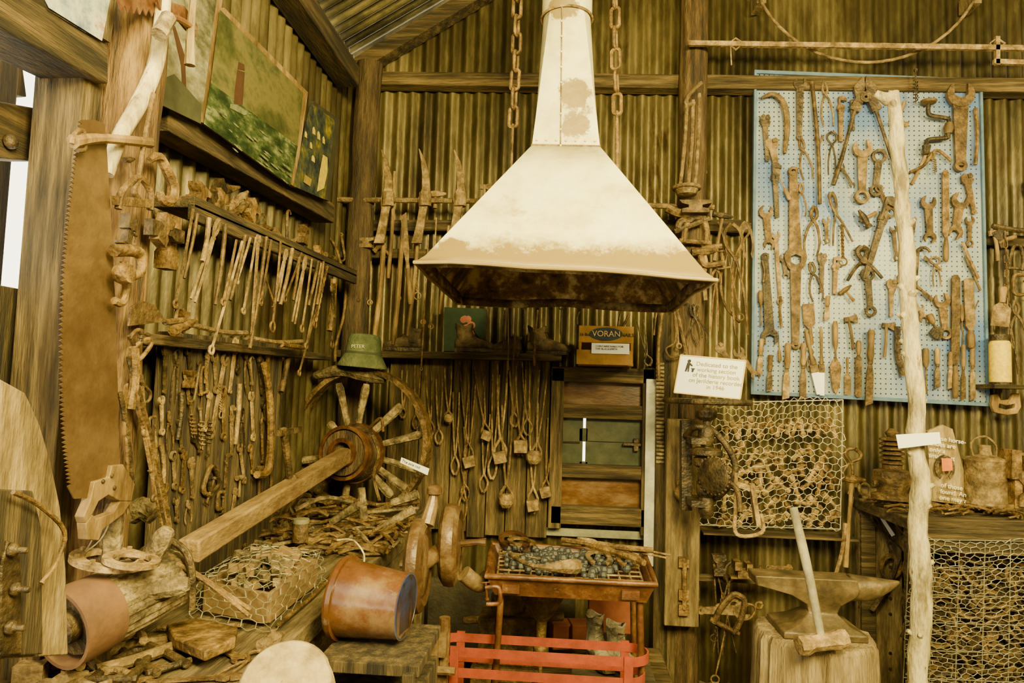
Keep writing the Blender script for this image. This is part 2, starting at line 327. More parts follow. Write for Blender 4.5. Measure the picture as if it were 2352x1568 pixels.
def g_axe(b,L,W):
    r=W*.09; b.mi=1; b.tube(wob([(0,0,r),(.05*W,.5*L,r),(0,L,r)],8,0),r*1.1,8); b.mi=0; h=.3*W
    b.ex([(-.25*W,L-h),(.15*W,L-h),(.55*W,L-h*1.7),(.62*W,L-h*.6),(.55*W,L+h*.4),(.15*W,L),(-.25*W,L)],0,W*.16)
def g_rod(b,L,W):
    r=max(.0045,W*.1); b.tube(wob([(0,L,r),(W*.08,.6*L,r),(0,W*.9,r)],8,.003),r,6); n=14
    b.tube([(math.sin(2*math.pi*i/n)*W*.45,W*.45-math.cos(2*math.pi*i/n)*W*.45,r) for i in range(n)],r,6,closed=True)
def g_stick(b,L,W):
    r=W*.5; b.mi=1; b.tube(wob([(0,0,r),(W*.2,.5*L,r),(0,L,r)],8,.002),[r*.8]+[r]*7+[r*.8],8)
def g_iron(b,L,W):
    r=W*.5; b.tube(wob([(0,0,r),(W*.5,.5*L,r),(0,L,r)],8,.003),[r]*5+[r*1.1]*4,7)
def g_twist(b,L,W):
    r=W*.22
    for s in(0,math.pi): b.tube([(math.cos(s+i*.9)*W*.22,L*.2+L*.8*i/34,r*2+math.sin(s+i*.9)*W*.22) for i in range(35)],r,5)
    n=12; b.tube([(math.sin(2*math.pi*i/n)*W,L*.2-W-math.cos(2*math.pi*i/n)*W,r*2) for i in range(n)],r,6,closed=True)
def g_auger(b,L,W):
    r=W*.14; b.tube([(0,0,W*.5),(0,L,W*.5)],[r*1.2,r*.6],6)
    b.tube([(math.cos(i*.75)*W*.36,L*.35+L*.6*i/50,W*.5+math.sin(i*.75)*W*.36) for i in range(51)],W*.11,5); b.box((0,.05*L,W*.5),(W*.5,.08*L,W*.4))
def g_hook(b,L,W):
    r=W*.13; q=[(0,0,r*1.3),(0,.5*L,r*1.3)]+[(x,y,r*1.3) for x,y in arc(W*.42,L-W*.5,W*.42,180,20,8)]
    b.tube(wob(q,20,0),[r*(1.2-.6*i/20) for i in range(21)],8); b.ann(0,0,W*.25,W*.12,r*.5,r*2)
def g_gcl(b,L,W):
    t=W*.12; b.tube(wob([(W*.4,L*.2,t),(-W*.3,L*.2,t),(-W*.42,L*.5,t),(-W*.3,L*.82,t),(W*.4,L*.82,t)],16,0),t,8)
    b.tube([(W*.35,0,t),(W*.35,L*.62,t)],t*.55,8); b.tube([(W*.1,0,t),(W*.6,0,t)],t*.35,6); b.tube([(W*.35,L*.6,t),(W*.35,L*.66,t)],t*1.1,10)
def g_shack(b,L,W):
    r=W*.12; b.tube(wob([(-W*.4,0,r),(-W*.42,L*.4,r),(-W*.25,L*.85,r),(0,L-r,r),(W*.25,L*.85,r),(W*.42,L*.4,r),(W*.4,0,r)],20,0),r,8); b.tube([(-W*.6,.05*L,r),(W*.6,.05*L,r)],r*.8,8)
def g_shoe(b,L,W):
    o=[];i_=[]
    for k in range(17):
        a=math.radians(-60+300*k/16); o.append((math.cos(a)*W*.5,L*.5+math.sin(a)*L*.5)); i_.append((math.cos(a)*W*.33,L*.48+math.sin(a)*L*.34))
    b.ex(o+i_[::-1],0,W*.07)
def g_head(b,L,W):
    h=W*.4; b.tube([(0,0,h),(0,.15*L,h),(0,.25*L,h),(0,.4*L,h),(0,.6*L,h),(0,.75*L,h),(0,L,h)],[h,h,h*.75,h,h,h*.7,h*.35],8); b.tube([(0,.5*L,h*.2),(0,.5*L,h*2.3)],h*.45,8)
def g_block(b,L,W):
    b.ex([(-.5*W,0),(.5*W,0),(.5*W,.3*L),(.25*W,.4*L),(.25*W,.6*L),(.6*W,.75*L),(.6*W,L),(-.6*W,L),(-.5*W,.75*L),(-.25*W,.6*L),(-.25*W,.4*L),(-.5*W,.3*L)],0,W*.7)
def g_brace(b,L,W):
    r=W*.07; z=r*2; b.tube(wob([(0,0,z),(0,.2*L,z),(.1*W,.26*L,z),(.6*W,.3*L,z),(.66*W,.36*L,z),(.66*W,.6*L,z),(.6*W,.66*L,z),(.1*W,.7*L,z),(0,.76*L,z),(0,.9*L,z)],36,0),r,8)
    b.mi=1; b.tube([(.66*W,.38*L,z),(.66*W,.48*L,z),(.66*W,.58*L,z)],[r*1.6,r*2.2,r*1.6],10); b.tube([(0,.9*L,z),(0,.93*L,z),(0,.97*L,z),(0,L,z)],[r,r*3.2,r*3.6,r*2],12); b.mi=0; b.tube([(0,-.02*L,z),(0,.14*L,z)],[r*1.2,r*2],8)
def g_vice(b,L,W):
    b.box((0,L*.25,W*.4),(W*.5,L*.5,W*.5)); b.box((-W*.25,L*.75,W*.4),(W*.3,L*.5,W*.7)); b.box((W*.25,L*.7,W*.4),(W*.25,L*.4,W*.7)); b.tube([(-W*.1,L*.45,W*.4),(W*.9,L*.45,W*.4)],W*.09,8); b.tube([(W*.8,L*.2,W*.4),(W*.8,L*.75,W*.4)],W*.05,6); b.box((0,0,W*.3),(W*1.1,L*.1,W*.6))
def g_bolt(b,L,W):
    t=.012
    for s in(1,-1):
        b.tube(wob([(s*.5*W,0,t),(s*.34*W,.3*L,t),(s*.16*W,.68*L,t)],8,0),[.011,.012,.012,.011,.010,.009,.009,.010,.011],8)
        b.ex([(s*.1*W,.66*L),(s*.24*W,.7*L),(s*.14*W,.8*L),(s*.06*W,.84*L),(s*.02*W,.78*L)],0,t*2)
        b.ex([(s*.14*W,.8*L),(s*.17*W,.9*L),(s*.02*W,L),(s*.0*W,.92*L),(s*.03*W,.8*L)],t*.4,t*1.8)
    b.ann(0,.8*L,.03,.008,t*1.8,t*2.4)
G={'open':(g_open,'open_end_spanner'),'ring':(g_ring,'ring_spanner'),'comb':(g_comb,'combination_spanner'),'big':(g_big,'heavy_spanner'),'adj':(g_adj,'adjustable_wrench'),
'still':(g_still,'pipe_wrench'),'pliers':(g_pliers,'pliers'),'pinc':(g_pinc,'pincers'),'tongs':(g_tongs,'blacksmith_tongs'),'cross':(g_cross,'shears'),'divid':(g_divid,'dividers'),
'chisel':(g_chisel,'wood_chisel'),'scr':(g_scr,'screwdriver'),'file':(g_file,'file_with_handle'),'trow':(g_trow,'trowel'),'brush':(g_brush,'paint_brush'),'spat':(g_spat,'scraper'),
'hammer':(g_hammer,'hammer'),'axe':(g_axe,'hatchet'),'rod':(g_rod,'ringed_iron_rod'),'stick':(g_stick,'tool_handle'),'iron':(g_iron,'iron_bar'),'twist':(g_twist,'twisted_poker'),
'auger':(g_auger,'auger_bit'),'hook':(g_hook,'iron_hook'),'gcl':(g_gcl,'g_clamp'),'shack':(g_shack,'shackle'),'shoe':(g_shoe,'horseshoe'),'head':(g_head,'hammer_head'),'block':(g_block,'swage_block'),
'brace':(g_brace,'hand_brace'),'vice':(g_vice,'bench_vice'),'bolt':(g_bolt,'bolt_cutter')}
def tool(s,pl='B',off=.08,mi=None,nrm=None):
    a=s.split(); k=a[0]; u1,v1,u2,v2=map(float,a[1:5]); px=math.hypot(u2-u1,v2-v1); Wp=float(a[5]) if len(a)>5 else px*.22
    name=a[6] if len(a)>6 else G[k][1]
    p=P(u1,v1,pl,off);q=P(u2,v2,pl,off); y=q-p; L=y.length; y.normalize(); n=nrm or NRM[pl]; z=(n-y*n.dot(y)).normalized(); x=y.cross(z)
    W=Wp*((p+q)/2-C).dot(F)/FP
    M=Matrix(((x.x,y.x,z.x,p.x),(x.y,y.y,z.y,p.y),(x.z,y.z,z.z,p.z),(0,0,0,1)))
    b=B(M); G[k][0](b,L,W); return b.obj(name,[mi or random.choice([iron,iron,ironl,irond]),wood,white])
def tools(txt,pl='B',off=.08,mi=None):
    for s in txt.replace(';','\n').split('\n'):
        if s.strip(): tool(s,pl,off,mi)

# ---------------- pegboard
pm=bpy.data.materials.new('pegboard_blue'); pm.use_nodes=True; nt=pm.node_tree; n=nt.nodes; l=nt.links; bs=n['Principled BSDF']; bs.inputs['Roughness'].default_value=.35
tc=n.new('ShaderNodeTexCoord'); sp=n.new('ShaderNodeSeparateXYZ'); l.new(tc.outputs['Object'],sp.inputs[0])
def mth(op,a,c=None):
    m=n.new('ShaderNodeMath'); m.operation=op
    for i,x in enumerate((a,c)):
        if x is None: continue
        if isinstance(x,(int,float)): m.inputs[i].default_value=x
        else: l.new(x,m.inputs[i])
    return m.outputs[0]
def cell(o): return mth('SUBTRACT',mth('FRACT',mth('MULTIPLY',o,1/.0262)),.5)
cx_,cz_=cell(sp.outputs[0]),cell(sp.outputs[2])
rr=mth('SQRT',mth('ADD',mth('MULTIPLY',cx_,cx_),mth('MULTIPLY',cz_,cz_))); hole=mth('LESS_THAN',rr,.15)
nz=n.new('ShaderNodeTexNoise'); nz.inputs['Scale'].default_value=2.2; nz.inputs['Detail'].default_value=5; l.new(tc.outputs['Object'],nz.inputs[0])
cr=n.new('ShaderNodeValToRGB'); e=cr.color_ramp.elements; e[0].position=.38; e[0].color=(.10,.18,.40,1); e[1].position=.54; e[1].color=(.30,.34,.38,1); l.new(nz.outputs[0],cr.inputs[0])
mx=n.new('ShaderNodeMixRGB'); l.new(hole,mx.inputs[0]); l.new(cr.outputs[0],mx.inputs[1]); mx.inputs[2].default_value=(.01,.015,.02,1); l.new(mx.outputs[0],bs.inputs['Base Color'])
pframe=flatm('blue_grey_paint',(.12,.18,.26))
pc=[(1730,165),(2250,186),(2267,933),(1722,905)]
pts=[P(u,v,'B',.055) for u,v in pc]
b=B(); b.pex(pts,NRM['B'],.012)
b.mi=1; cen=sum(pts,V())/4
for i in range(4):
    a,c=pts[i],pts[(i+1)%4]; a2=a+(cen-a)*.022;c2=c+(cen-c)*.022; b.pex([a,c,c2,a2],NRM['B'],.028)
b.obj('pegboard',[pm,pframe],bevel=.002)
tools('''big 1835 315 1837 182 30 ; adj 1762 372 1755 262 26 ; iron 1881 470 1863 190 9 ; big 1878 350 1881 310 20
pliers 1902 290 1892 188 26 ; still 1930 326 1930 222 30 ; bolt 1990 425 1983 178 150
big 2203 382 2203 196 60 ; adj 1787 408 1768 318 34 ; still 1784 500 1778 375 34 ; pliers 1856 412 1838 318 26 ; pinc 1910 402 1910 303 24
comb 1978 470 1980 325 44 ; ring 2008 452 2020 343 34 ; axe 2092 425 2128 348 34 ; file 2170 602 2169 392 16 ; adj 2236 492 2216 398 30
big 1820 395 1826 612 50 ; big 1826 792 1826 585 44 ; pliers 1840 497 1840 420 22 ; scr 1812 460 1784 395 12
open 1767 572 1757 474 32 ; comb 1792 700 1781 532 20 ; pliers 1862 585 1870 474 34 ; cross 1935 560 1908 442 44 ; twist 1935 612 1932 515 9
hammer 2010 490 1975 508 48 ; still 1985 640 2042 452 42 ; cross 1985 642 1978 568 76 ; open 2135 558 2130 452 34 ; open 2190 548 2206 446 40; comb 2226 568 2226 498 22
big 1756 590 1768 790 40 ; pliers 1878 692 1862 602 28; adj 1886 672 1887 580 24; still 1916 675 1919 590 30; hammer 1960 692 1936 662 34
ring 2000 728 1990 615 32; adj 2046 728 2046 640 24; hook 2095 700 2105 566 34; pinc 2152 658 2146 590 24; comb 2172 780 2160 676 36; open 2110 700 2124 740 22
file 2190 915 2192 632 20; file 2226 800 2220 640 24; chisel 2245 640 2208 556 12; chisel 2250 668 2215 585 10
scr 1745 668 1747 748 14; iron 1792 680 1794 752 6; spat 1862 792 1854 698 26; chisel 1900 680 1896 736 18; axe 1958 800 1946 728 34
pliers 1865 850 1862 800 20; axe 2030 820 2034 742 34; iron 2058 750 2072 862 14; trow 2130 722 2156 780 34; chisel 2095 650 2140 690 14
chisel 1748 778 1742 862 20; chisel 1768 815 1765 900 20; chisel 1808 788 1802 918 24; chisel 1843 788 1842 918 22; brush 1848 756 1880 905 22; brush 1884 750 1886 908 16
trow 1916 738 1918 906 26; spat 1945 820 1946 906 14; file 1970 782 1969 912 16; chisel 1998 758 1992 932 26; scr 2122 800 2124 905 18; chisel 2150 800 2150 892 20
chisel 2180 808 2180 893 18; chisel 2210 792 2210 920 16; chisel 2230 786 2231 920 18; open 1806 640 1798 585 20; ring 2014 425 2050 500 24;adj 2100 500 2085 590 24
scr 2205 700 2210 790 12; scr 1790 830 1786 765 10; comb 2060 600 2050 520 18; open 1960 430 1930 380 14;iron 1752 650 1750 600 8
pliers 2060 700 2066 630 22;scr 2080 800 2085 720 12;chisel 2160 620 2120 590 12;comb 1900 560 1896 500 18;iron 2238 380 2238 250 8;scr 2225 740 2245 690 10;still 1960 300 1955 230 20''','B',.085)
ptube('bent_iron_hook',[(1748,226),(1775,216),(1800,238),(1808,290),(1802,352)],'B',.1,[.006,.014,.017,.016,.010],ironl)
tool('brace 2122 355 2128 232 70','B',.09,irond); tool('auger 2100 160 2100 240 12','B',.12); tool('auger 2142 350 2145 400 10','B',.1)
ptube('curved_drawknife',[(2185,370),(2150,345),(2122,380),(2090,395)],'B',.1,.008,iron); tool('hammer 2075 235 2060 290 40','B',.1)

# ---------------- forge hood
def rect(n,fl,fr,br,bl):
    out=[]
    for a,c in((fl,fr),(fr,br),(br,bl),(bl,fl)):
        for i in range(n): out.append(a+(c-a)*(i/n))
    return out
def circ(c,r,n4):
    return [c+V((math.cos(a)*r,math.sin(a)*r,0)) for a in [math.radians(-135+90*i/n4) for i in range(4*n4)]]
fl,fr=P(952,598,'Y',2.2),P(1646,639,'Y',2.2); br,bl=P(1545,712,'Y',3.15),P(1048,696,'Y',3.15)
na,nb=P(1222,333,'Y',2.56),P(1378,336,'Y',2.56); nw=(nb-na)
nr=rect(8,na,nb,nb+V((0,nw.length,.0)),na+V((0,nw.length,0)))
top=P(1302,45,'Y',2.69); rt=56*2.69/FP
rim=rect(8,fl,fr,br,bl); rc=sum(rim,V())/32
def dent(p,k): return p+V((0,0,noise.noise(p*4)*k))
rim=[dent(p,.014) for p in rim]
inner=[p+(rc-p)*.06+V((0,0,.028)) for p in rim]
skirt=[p+(rc-p)*.07-V((0,0,.012)) for p in rim]
b=B(); b.loft([rim,inner,[a+(c-a)*.25 for a,c in zip(inner,nr)],[a+(c-a)*.5 for a,c in zip(inner,nr)],[a+(c-a)*.75 for a,c in zip(inner,nr)],nr],cap=False)
hood=b.obj('forge_hood',[hoodm,hoodin],smooth=25,solid=.004)
nt=hoodm.node_tree; n=nt.nodes; l=nt.links; g=n.new('ShaderNodeNewGeometry'); s3=n.new('ShaderNodeSeparateXYZ'); l.new(g.outputs['Position'],s3.inputs[0])
mr=n.new('ShaderNodeMapRange'); mr.inputs[1].default_value=1.91; mr.inputs[2].default_value=2.06; mr.inputs[3].default_value=1.6; mr.inputs[4].default_value=.35; l.new(s3.outputs[2],mr.inputs[0])
nn=n.new('ShaderNodeTexNoise'); nn.inputs['Scale'].default_value=13; nn.inputs['Detail'].default_value=10; nn.inputs['Roughness'].default_value=.78; l.new(g.outputs['Position'],nn.inputs[0])
mm=mth('MULTIPLY',mr.outputs[0],nn.outputs[0])
def patch(c,r):
    d=n.new('ShaderNodeVectorMath'); d.operation='DISTANCE'; l.new(g.outputs['Position'],d.inputs[0]); d.inputs[1].default_value=c
    q=mth('ADD',d.outputs['Value'],mth('MULTIPLY',mth('SUBTRACT',nn.outputs[0],.5),.16))
    k=n.new('ShaderNodeMapRange'); k.inputs[1].default_value=r; k.inputs[2].default_value=r+.012; k.inputs[3].default_value=1; k.inputs[4].default_value=0; l.new(q,k.inputs[0]); return k.outputs[0]
pa=patch(P(1322,215,'Y',2.58),.055); pb=patch(P(1320,290,'Y',2.57),.045); pc_=patch(P(1290,15,'Y',2.6),.05); pd=patch(P(1040,565,'Y',2.25),.03); pe=patch(P(1345,255,'Y',2.6),.03)
pt_=mth('MULTIPLY',mth('MAXIMUM',mth('MAXIMUM',pa,pb),mth('MAXIMUM',mth('MAXIMUM',pc_,pe),pd)),.9)
m4=mth('MULTIPLY',mth('POWER',mm,2.4),5.5)
m2=n.new('ShaderNodeMath'); m2.operation='ADD'; m2.use_clamp=True; l.new(m4,m2.inputs[0]); l.new(pt_,m2.inputs[1])
mx=n.new('ShaderNodeMixRGB'); l.new(m2.outputs[0],mx.inputs[0]); hsn=[q for q in n if q.type=='HUE_SAT'][0]; l.new(hsn.outputs[0],mx.inputs[1]); mx.inputs[2].default_value=(.24,.165,.045,1); l.new(mx.outputs[0],n['Principled BSDF'].inputs['Base Color'])
b=B(); b.tube([p+V((0,0,-.002)) for p in rim],.007,8,closed=True); b.obj('rim_roll',hoodm,parent=hood)
b=B(); b.loft([inner,skirt],cap=False); b.obj('inner_skirt',[hoodin],parent=hood,solid=.003)
b=B(); b.loft([nr,[a+(c-a)*.5 for a,c in zip(nr,circ(top,rt,8))],circ(top,rt,8)],cap=False)
b.loft([circ(top,rt*1.06,8),circ(top+V((0,0,1.2)),rt*1.02,8)],cap=False)
for i in range(9):
    t=i/9; p=(na+nb)/2+(top+V((0,-rt,0))-(na+nb)/2)*t; b.ball(p+V((-.02,-.003,0)),.005,6)
for i in range(7):
    p=na+(nb-na)*((i+.5)/7); b.ball(p+V((0,-.004,.02)),.005,6)
b.obj('flue_pipe',[hoodm],parent=hood,smooth=35)
b=B(); b.tube(nr,.005,6,closed=True); b.tube(circ(top,rt*1.08,8),.005,6,closed=True); b.beam(na.lerp(nb,.42)+V((0,-.002,0)),top+V((-.02,-rt,0)),.004,.008); b.obj('seams',ironl,parent=hood)
def chain(name,pts,y,m=iron,lk=.085,r=.0085,pl='Y',wd=.2):
    b=B(); q=[P(u,v,pl,y) for u,v in pts]; k=0
    for a,c in zip(q[:-1],q[1:]):
        d=(c-a); n=max(1,int(d.length/(lk*.82))); dd=d.normalized(); s=dd.cross(V((0,1,.01))).normalized(); t=dd.cross(s)
        for i in range(n):
            o=a+d*((i+.5)/n); x=(s*.94+t*.34) if k%2 else (t*.94-s*.34); k+=1
            ring=[]
            for j in range(16):
                an=2*math.pi*j/16; ca,sa=math.cos(an),math.sin(an)
                ring.append(o+dd*(sa*.16*lk+(.32*lk if sa>0 else -.32*lk))+x*ca*lk*wd)
            b.tube(ring,r,6,closed=True)
    return b.obj(name,m)
chain('hanging_chain',[(1190,-120),(1186,120),(1178,290)],2.75,lk=.09,r=.0075)
chain('hanging_chain',[(1412,-120),(1413,110),(1418,265)],2.75,lk=.09,r=.0075)
ptube('chain_rod',[(1178,285),(1174,400)],'Y',2.75,.006,iron); ptube('chain_rod',[(1417,255),(1418,400)],'Y',2.75,.007,iron)

# ---------------- overhead right: steelyard bar and hoop
b=B(); b.beam(P(1580,100,'B',.22),P(2420,112,'B',.22),.02,.026); b.beam(P(2290,85,'B',.22),P(2290,150,'B',.22),.02,.02); b.beam(P(2282,142,'B',.22),P(2400,146,'B',.22),.02,.025)
for u in(1690,2290): b.tube([P(u-18,100,'B',.22),P(u,88,'B',.22),P(u+18,100,'B',.22),P(u,114,'B',.22)],.006,6,closed=True)
b.tube([P(1678,105,'B',.22),P(1680,150,'B',.22)],.004,6); b.obj('steelyard_bar',ironl)
hc=P(1990,-110,'B',.16); b=B(); hr=(P(2265,-110,'B',.16)-hc).length
b.tube([hc+V((math.cos(2*math.pi*i/60)*hr,0,math.sin(2*math.pi*i/60)*hr)) for i in range(60)],.008,8,closed=True); b.obj('iron_hoop',ironl)
b=B()
for u in(1742,2228): b.box(P(u,5,'B',.08),(.05,.12,.08))
b.obj('hoop_bracket',pale)

# ---------------- pick rail and back-left tools
ptube('iron_pipe_rail',[(735,458),(1100,462),(1330,468),(1640,476)],'B',.17,.015,ironl,sm=12)
for u,dv in((884,0),(970,-2),(1050,0)):
    b=B(); cl=[(u-6,346+dv,1),(u+3,372+dv,5),(u+9,405+dv,8),(u+10,435,9),(u+7,458,15),(u+3,480,9),(u-2,510,9),(u-8,540,10),(u-12,560,12)]
    lft=[(a-w_,c) for a,c,w_ in cl]; rgt=[(a+w_,c) for a,c,w_ in cl][::-1]
    b.pex([P(a,c,'B',.185) for a,c in lft+rgt],V((0,-1,0)),.022); b.tube([P(u+7,442,'B',.2),P(u+7,474,'B',.2)],.034,10); b.obj('pickaxe_head',ironl,bevel=.004)
tool('axe 1112 490 1112 425 34 axe_head','B',.2,ironl)
tools('''stick 862 772 884 560 12 ; stick 893 640 908 395 9; stick 905 792 927 520 11; chisel 945 700 928 490 22;stick 937 772 962 548 9; rod 990 755 1003 500 12; rod 972 745 985 540 12;stick 1010 722 1020 600 8
stick 1028 660 1032 520 10;rod 850 700 852 600 12;rod 838 690 840 598 10;iron 822 705 828 600 7;rod 915 690 918 600 12; twist 960 690 955 600 8; rod 1040 640 1045 560 10''','B',.14,ironl)
tools('''iron 815 600 808 490 9; hammer 1000 480 1002 440 50;iron 815 540 880 548 9 ;block 845 572 846 550 30;hook 785 540 795 600 20;block 1075 585 1075 560 24;hammer 900 590 870 560 40;head 1010 575 1040 570 20''','B',.14)
ptube('bent_strap_iron',[(752,540),(772,570),(792,650),(790,720),(772,790),(770,830)],'B',.25,.008,iron)
tools('''stick 1178 860 1186 700 3;stick 1168 850 1166 700 3; rod 1205 700 1203 770 12; iron 1235 712 1228 840 6; iron 1160 712 1158 800 5;iron 1445 720 1395 840 6;iron 1425 720 1420 790 7;iron 1520 715 1512 870 8; rod 968 850 975 700 6;rod 1510 700 1502 770 14;tongs 1470 735 1490 840 24;iron 1330 715 1325 745 6;rod 1290 700 1288 770 12;rod 1120 700 1118 780 12''','B',.2)
def boot(name,u,v,y,L,h,rot,m,pl=None):
    o=P(u,v,'Y',y) ; M=Matrix.Translation(o)@Matrix.Rotation(rot,4,'Z'); b=B(M)
    rings=[]
    for x,z,rx,rz in((-.5,.12,.05,.08),(-.46,.14,.14,.14),(-.3,.17,.17,.17),(-.1,.19,.16,.18),(.1,.15,.17,.14),(.3,.11,.19,.11),(.43,.09,.15,.09),(.5,.07,.06,.05)):
        rings.append([V((x*L,math.cos(2*math.pi*i/14)*rx*L*.95,z*L+math.sin(2*math.pi*i/14)*rz*L+.012)) for i in range(14)])
    b.loft(rings)
    sh=[]
    for z,x,r in((.15,-.26,.18),(.32,-.24,.19),(.5*h+.15,-.26,.17),(h*.85,-.28,.175),(h,-.28,.2),(h+.02,-.28,.19),(h,-.28,.16),(h-.15,-.28,.14)):
        sh.append([V((x*L+math.cos(2*math.pi*i/14)*r*L*1.15,math.sin(2*math.pi*i/14)*r*L*(1+.1*math.sin(i*2)),z*L+.012+(.05*L*math.sin(i) if z>.5 else 0))) for i in range(14)])
    b.loft(sh)
    tg=[V(((-.06+.02*k)*L,(.09 if k%2 else -.09)*L,(.36+(h-.4)*(1-k/7))*L)) for k in range(8)]
    b.mi=1; b.tube(tg,.0025,5)
    b.ex([(-.5*L,-.12*L),(-.3*L,-.16*L),(0,-.13*L),(.3*L,-.19*L),(.48*L,-.1*L),(.5*L,.1*L),(.3*L,.19*L),(0,.13*L),(-.3*L,.16*L),(-.5*L,.12*L)],0,.018)
    b.box((-.38*L,0,.0),(.2*L,.26*L,.03))
    return b.obj(name,[m,irond])
leather=mat('dusty_leather',[(.06,.04,.02),(.15,.105,.055),(.25,.18,.10)],9,rough=.85,bump=.6)
pleather=mat('pale_leather',[(.14,.11,.065),(.28,.235,.15),(.42,.36,.25)],12,rough=.85,bump=.9)
boot('work_boot',925,806,D-.12,.22,.5,math.pi,leather); boot('work_boot',1090,808,D-.12,.22,.6,0,leather); boot('work_boot',1160,812,D-.12,.19,.4,math.pi*.9,leather)
boot('work_boot',1260,815,D-.12,.24,.55,-.2,leather)
rp=poly('rose_painting',[(1022,706),(1120,710),(1118,808),(1020,806)],'B',.06,.02,flatm('dark_green_paint',(.03,.05,.025)))
b=B()
for i in range(9):
    c=P(1078+random.uniform(-18,18),750+random.uniform(-18,18),'B',.082); b.mi=random.choice([0,0,1]); b.lathe([(.0,.004),(.012,.003),(.02,0)],8,Matrix.Translation(c)@Matrix.Rotation(math.pi/2,4,'X'))
b.obj('roses',[flatm('rose_pink',(.5,.2,.14)),flatm('rose_cream',(.5,.4,.25))],parent=rp)
boxw=flatm('box_wood',(.30,.17,.055)); y0=D-.24
p=P(1328,838,'Y',y0); q=P(1456,750,'Y',y0); bw=q.x-p.x; bh=q.z-p.z
b=B(); b.box(((p.x+q.x)/2,y0+.012,p.z+bh*.79),(bw,.02,bh*.42)); b.box(((p.x+q.x)/2-.01,y0-.03,p.z+bh*.2),(bw,.02,bh*.36)); b.box(((p.x+q.x)/2,y0+.1,p.z+.008),(bw,.2,.014)); b.box((p.x+.008,y0+.1,p.z+bh*.35),(.014,.19,bh*.7)); b.box((q.x-.008,y0+.1,p.z+bh*.35),(.014,.19,bh*.7)); b.box(((p.x+q.x)/2,y0+.2,p.z+bh*.35),(bw,.014,bh*.7))
c=V(((p.x+q.x)/2,y0-.0005,p.z+bh*.8)); b.mi=1; n_=28
b.pex([c+V((math.cos(2*math.pi*i/n_)*.085,0,math.sin(2*math.pi*i/n_)*.034)) for i in range(n_)],V((0,-1,0)),.002)
nb_=b.obj('wooden_nail_box',[boxw,flatm('box_mark_ink',(.03,.04,.06))])
X=V((1,0,0));Z=V((0,0,1))
text(nb_,'VORAN',V((c.x,y0-.005,c.z-.013)),X,Z,.042,flatm('pale_lettering',(.7,.5,.2)),align='CENTER',ext=.001)
text(nb_,'16 lbs.',V((p.x+.004,y0-.001,c.z-.012)),X,Z,.022,black); text(nb_,'NAILS',V((q.x-.066,y0-.001,c.z-.012)),X,Z,.026,black)
b=B(); b.box(((p.x+q.x)/2+.02,y0-.045,p.z+bh*.42),(bw*.68,.003,bh*.26)); b.obj('info_card',white,parent=nb_)
text(nb_,'CONTAINS NAILS FOR\nTHE BLACKSMITH',V((p.x+.085,y0-.048,p.z+bh*.45)),X,Z,.014,black)

# ---------------- plank panel with hanging tongs
b=B(); xs=[890,962,1036,1078,1120,1165,1212,1262]
for a,c in zip(xs[:-1],xs[1:]):
    z0=P((a+c)/2,1225,'B',.05).z+random.uniform(-.03,.03); z1=P((a+c)/2,822,'B',.05).z
    xa=P(a,1000,'B',.05).x; xc=P(c,1000,'B',.05).x; b.box(((xa+xc)/2,D-.045,(z0+z1)/2),(xc-xa-.006,.03,z1-z0))
b.obj('plank_panel',timber,bevel=.003)
for s in '''960 838 955 985 22;985 850 990 1000 22;930 850 925 960 20;1030 845 1030 972 26;1065 830 1078 1072 30;1048 900 1045 1090 24;1098 838 1118 1012 28;1085 880 1060 1200 26;1155 828 1148 1062 38;1165 930 1163 1168 40;1196 848 1196 1045 38;1226 925 1224 1178 32;1208 830 1212 1000 28;1248 850 1230 1065 30;1266 960 1252 1142 24;1010 870 1008 1020 24;1118 950 1110 1130 26;1140 860 1130 1100 26;1058 980 1070 1150 26;1178 840 1182 980 26'''.split(';'): tool('tongs '+s,'B',.09,random.choice([iron,ironl,ironl]))
b=B()
for u,v,r in((1148,1050,15),(1163,1150,19),(1196,1025,16),(1226,1050,19),(1253,1130,13),(1224,1160,14),(1078,1060,14),(1118,1000,12),(1030,960,12)):
    if random.random()<.5: b.ball(P(u,v,'B',.13),r/430,8,jit=.03)
    else: b.box(P(u,v,'B',.13),(r/230,r/300,r/240),Matrix.Rotation(random.uniform(-.4,.4),3,'Y'))
b.obj('forged_iron_lump',ironl,bevel=.003)

# ---------------- shuttered window
wn=bpy.data.objects.new('window_1',None); bpy.context.collection.objects.link(wn)
def bx(name,u0,v0,u1,v1,off,th,m,par=None,bevel=.003):
    a=P(u0,v0,'B',off);c=P(u1,v1,'B',off); b=B(); b.box(((a.x+c.x)/2,D-off-th/2,(a.z+c.z)/2),(abs(c.x-a.x),th,abs(a.z-c.z))); return b.obj(name,m,parent=par,bevel=bevel)
glassm=mat('dusty_dark_glass',[(.03,.035,.02),(.06,.065,.035),(.1,.09,.05)],5,rough=.3,bump=.05,var=0)
brglass=mat('brown_panel',[(.05,.022,.008),(.11,.052,.02),(.19,.12,.06)],5,st=(1,1,3),rough=.3,bump=.05,var=0)
bx('frame_left',1268,845,1288,1208,.03,.07,timber,wn);bx('frame_right',1474,845,1502,1225,.03,.07,timber,wn);bx('frame_top',1268,842,1500,882,.03,.07,timberh,wn);bx('frame_bottom',1266,1156,1490,1206,.03,.07,timberh,wn)
bx('rail_1',1284,926,1478,964,.04,.05,timberh,wn);bx('rail_2',1284,1062,1478,1100,.04,.05,timberh,wn)
bx('panel_1',1280,870,1482,940,.015,.015,brglass,wn);bx('panel_2_left',1280,950,1337,1080,.015,.015,glassm,wn);bx('panel_2_right',1346,950,1482,1080,.015,.015,glassm,wn);bx('panel_2_mid',1330,982,1350,1014,.015,.015,glassm,wn)
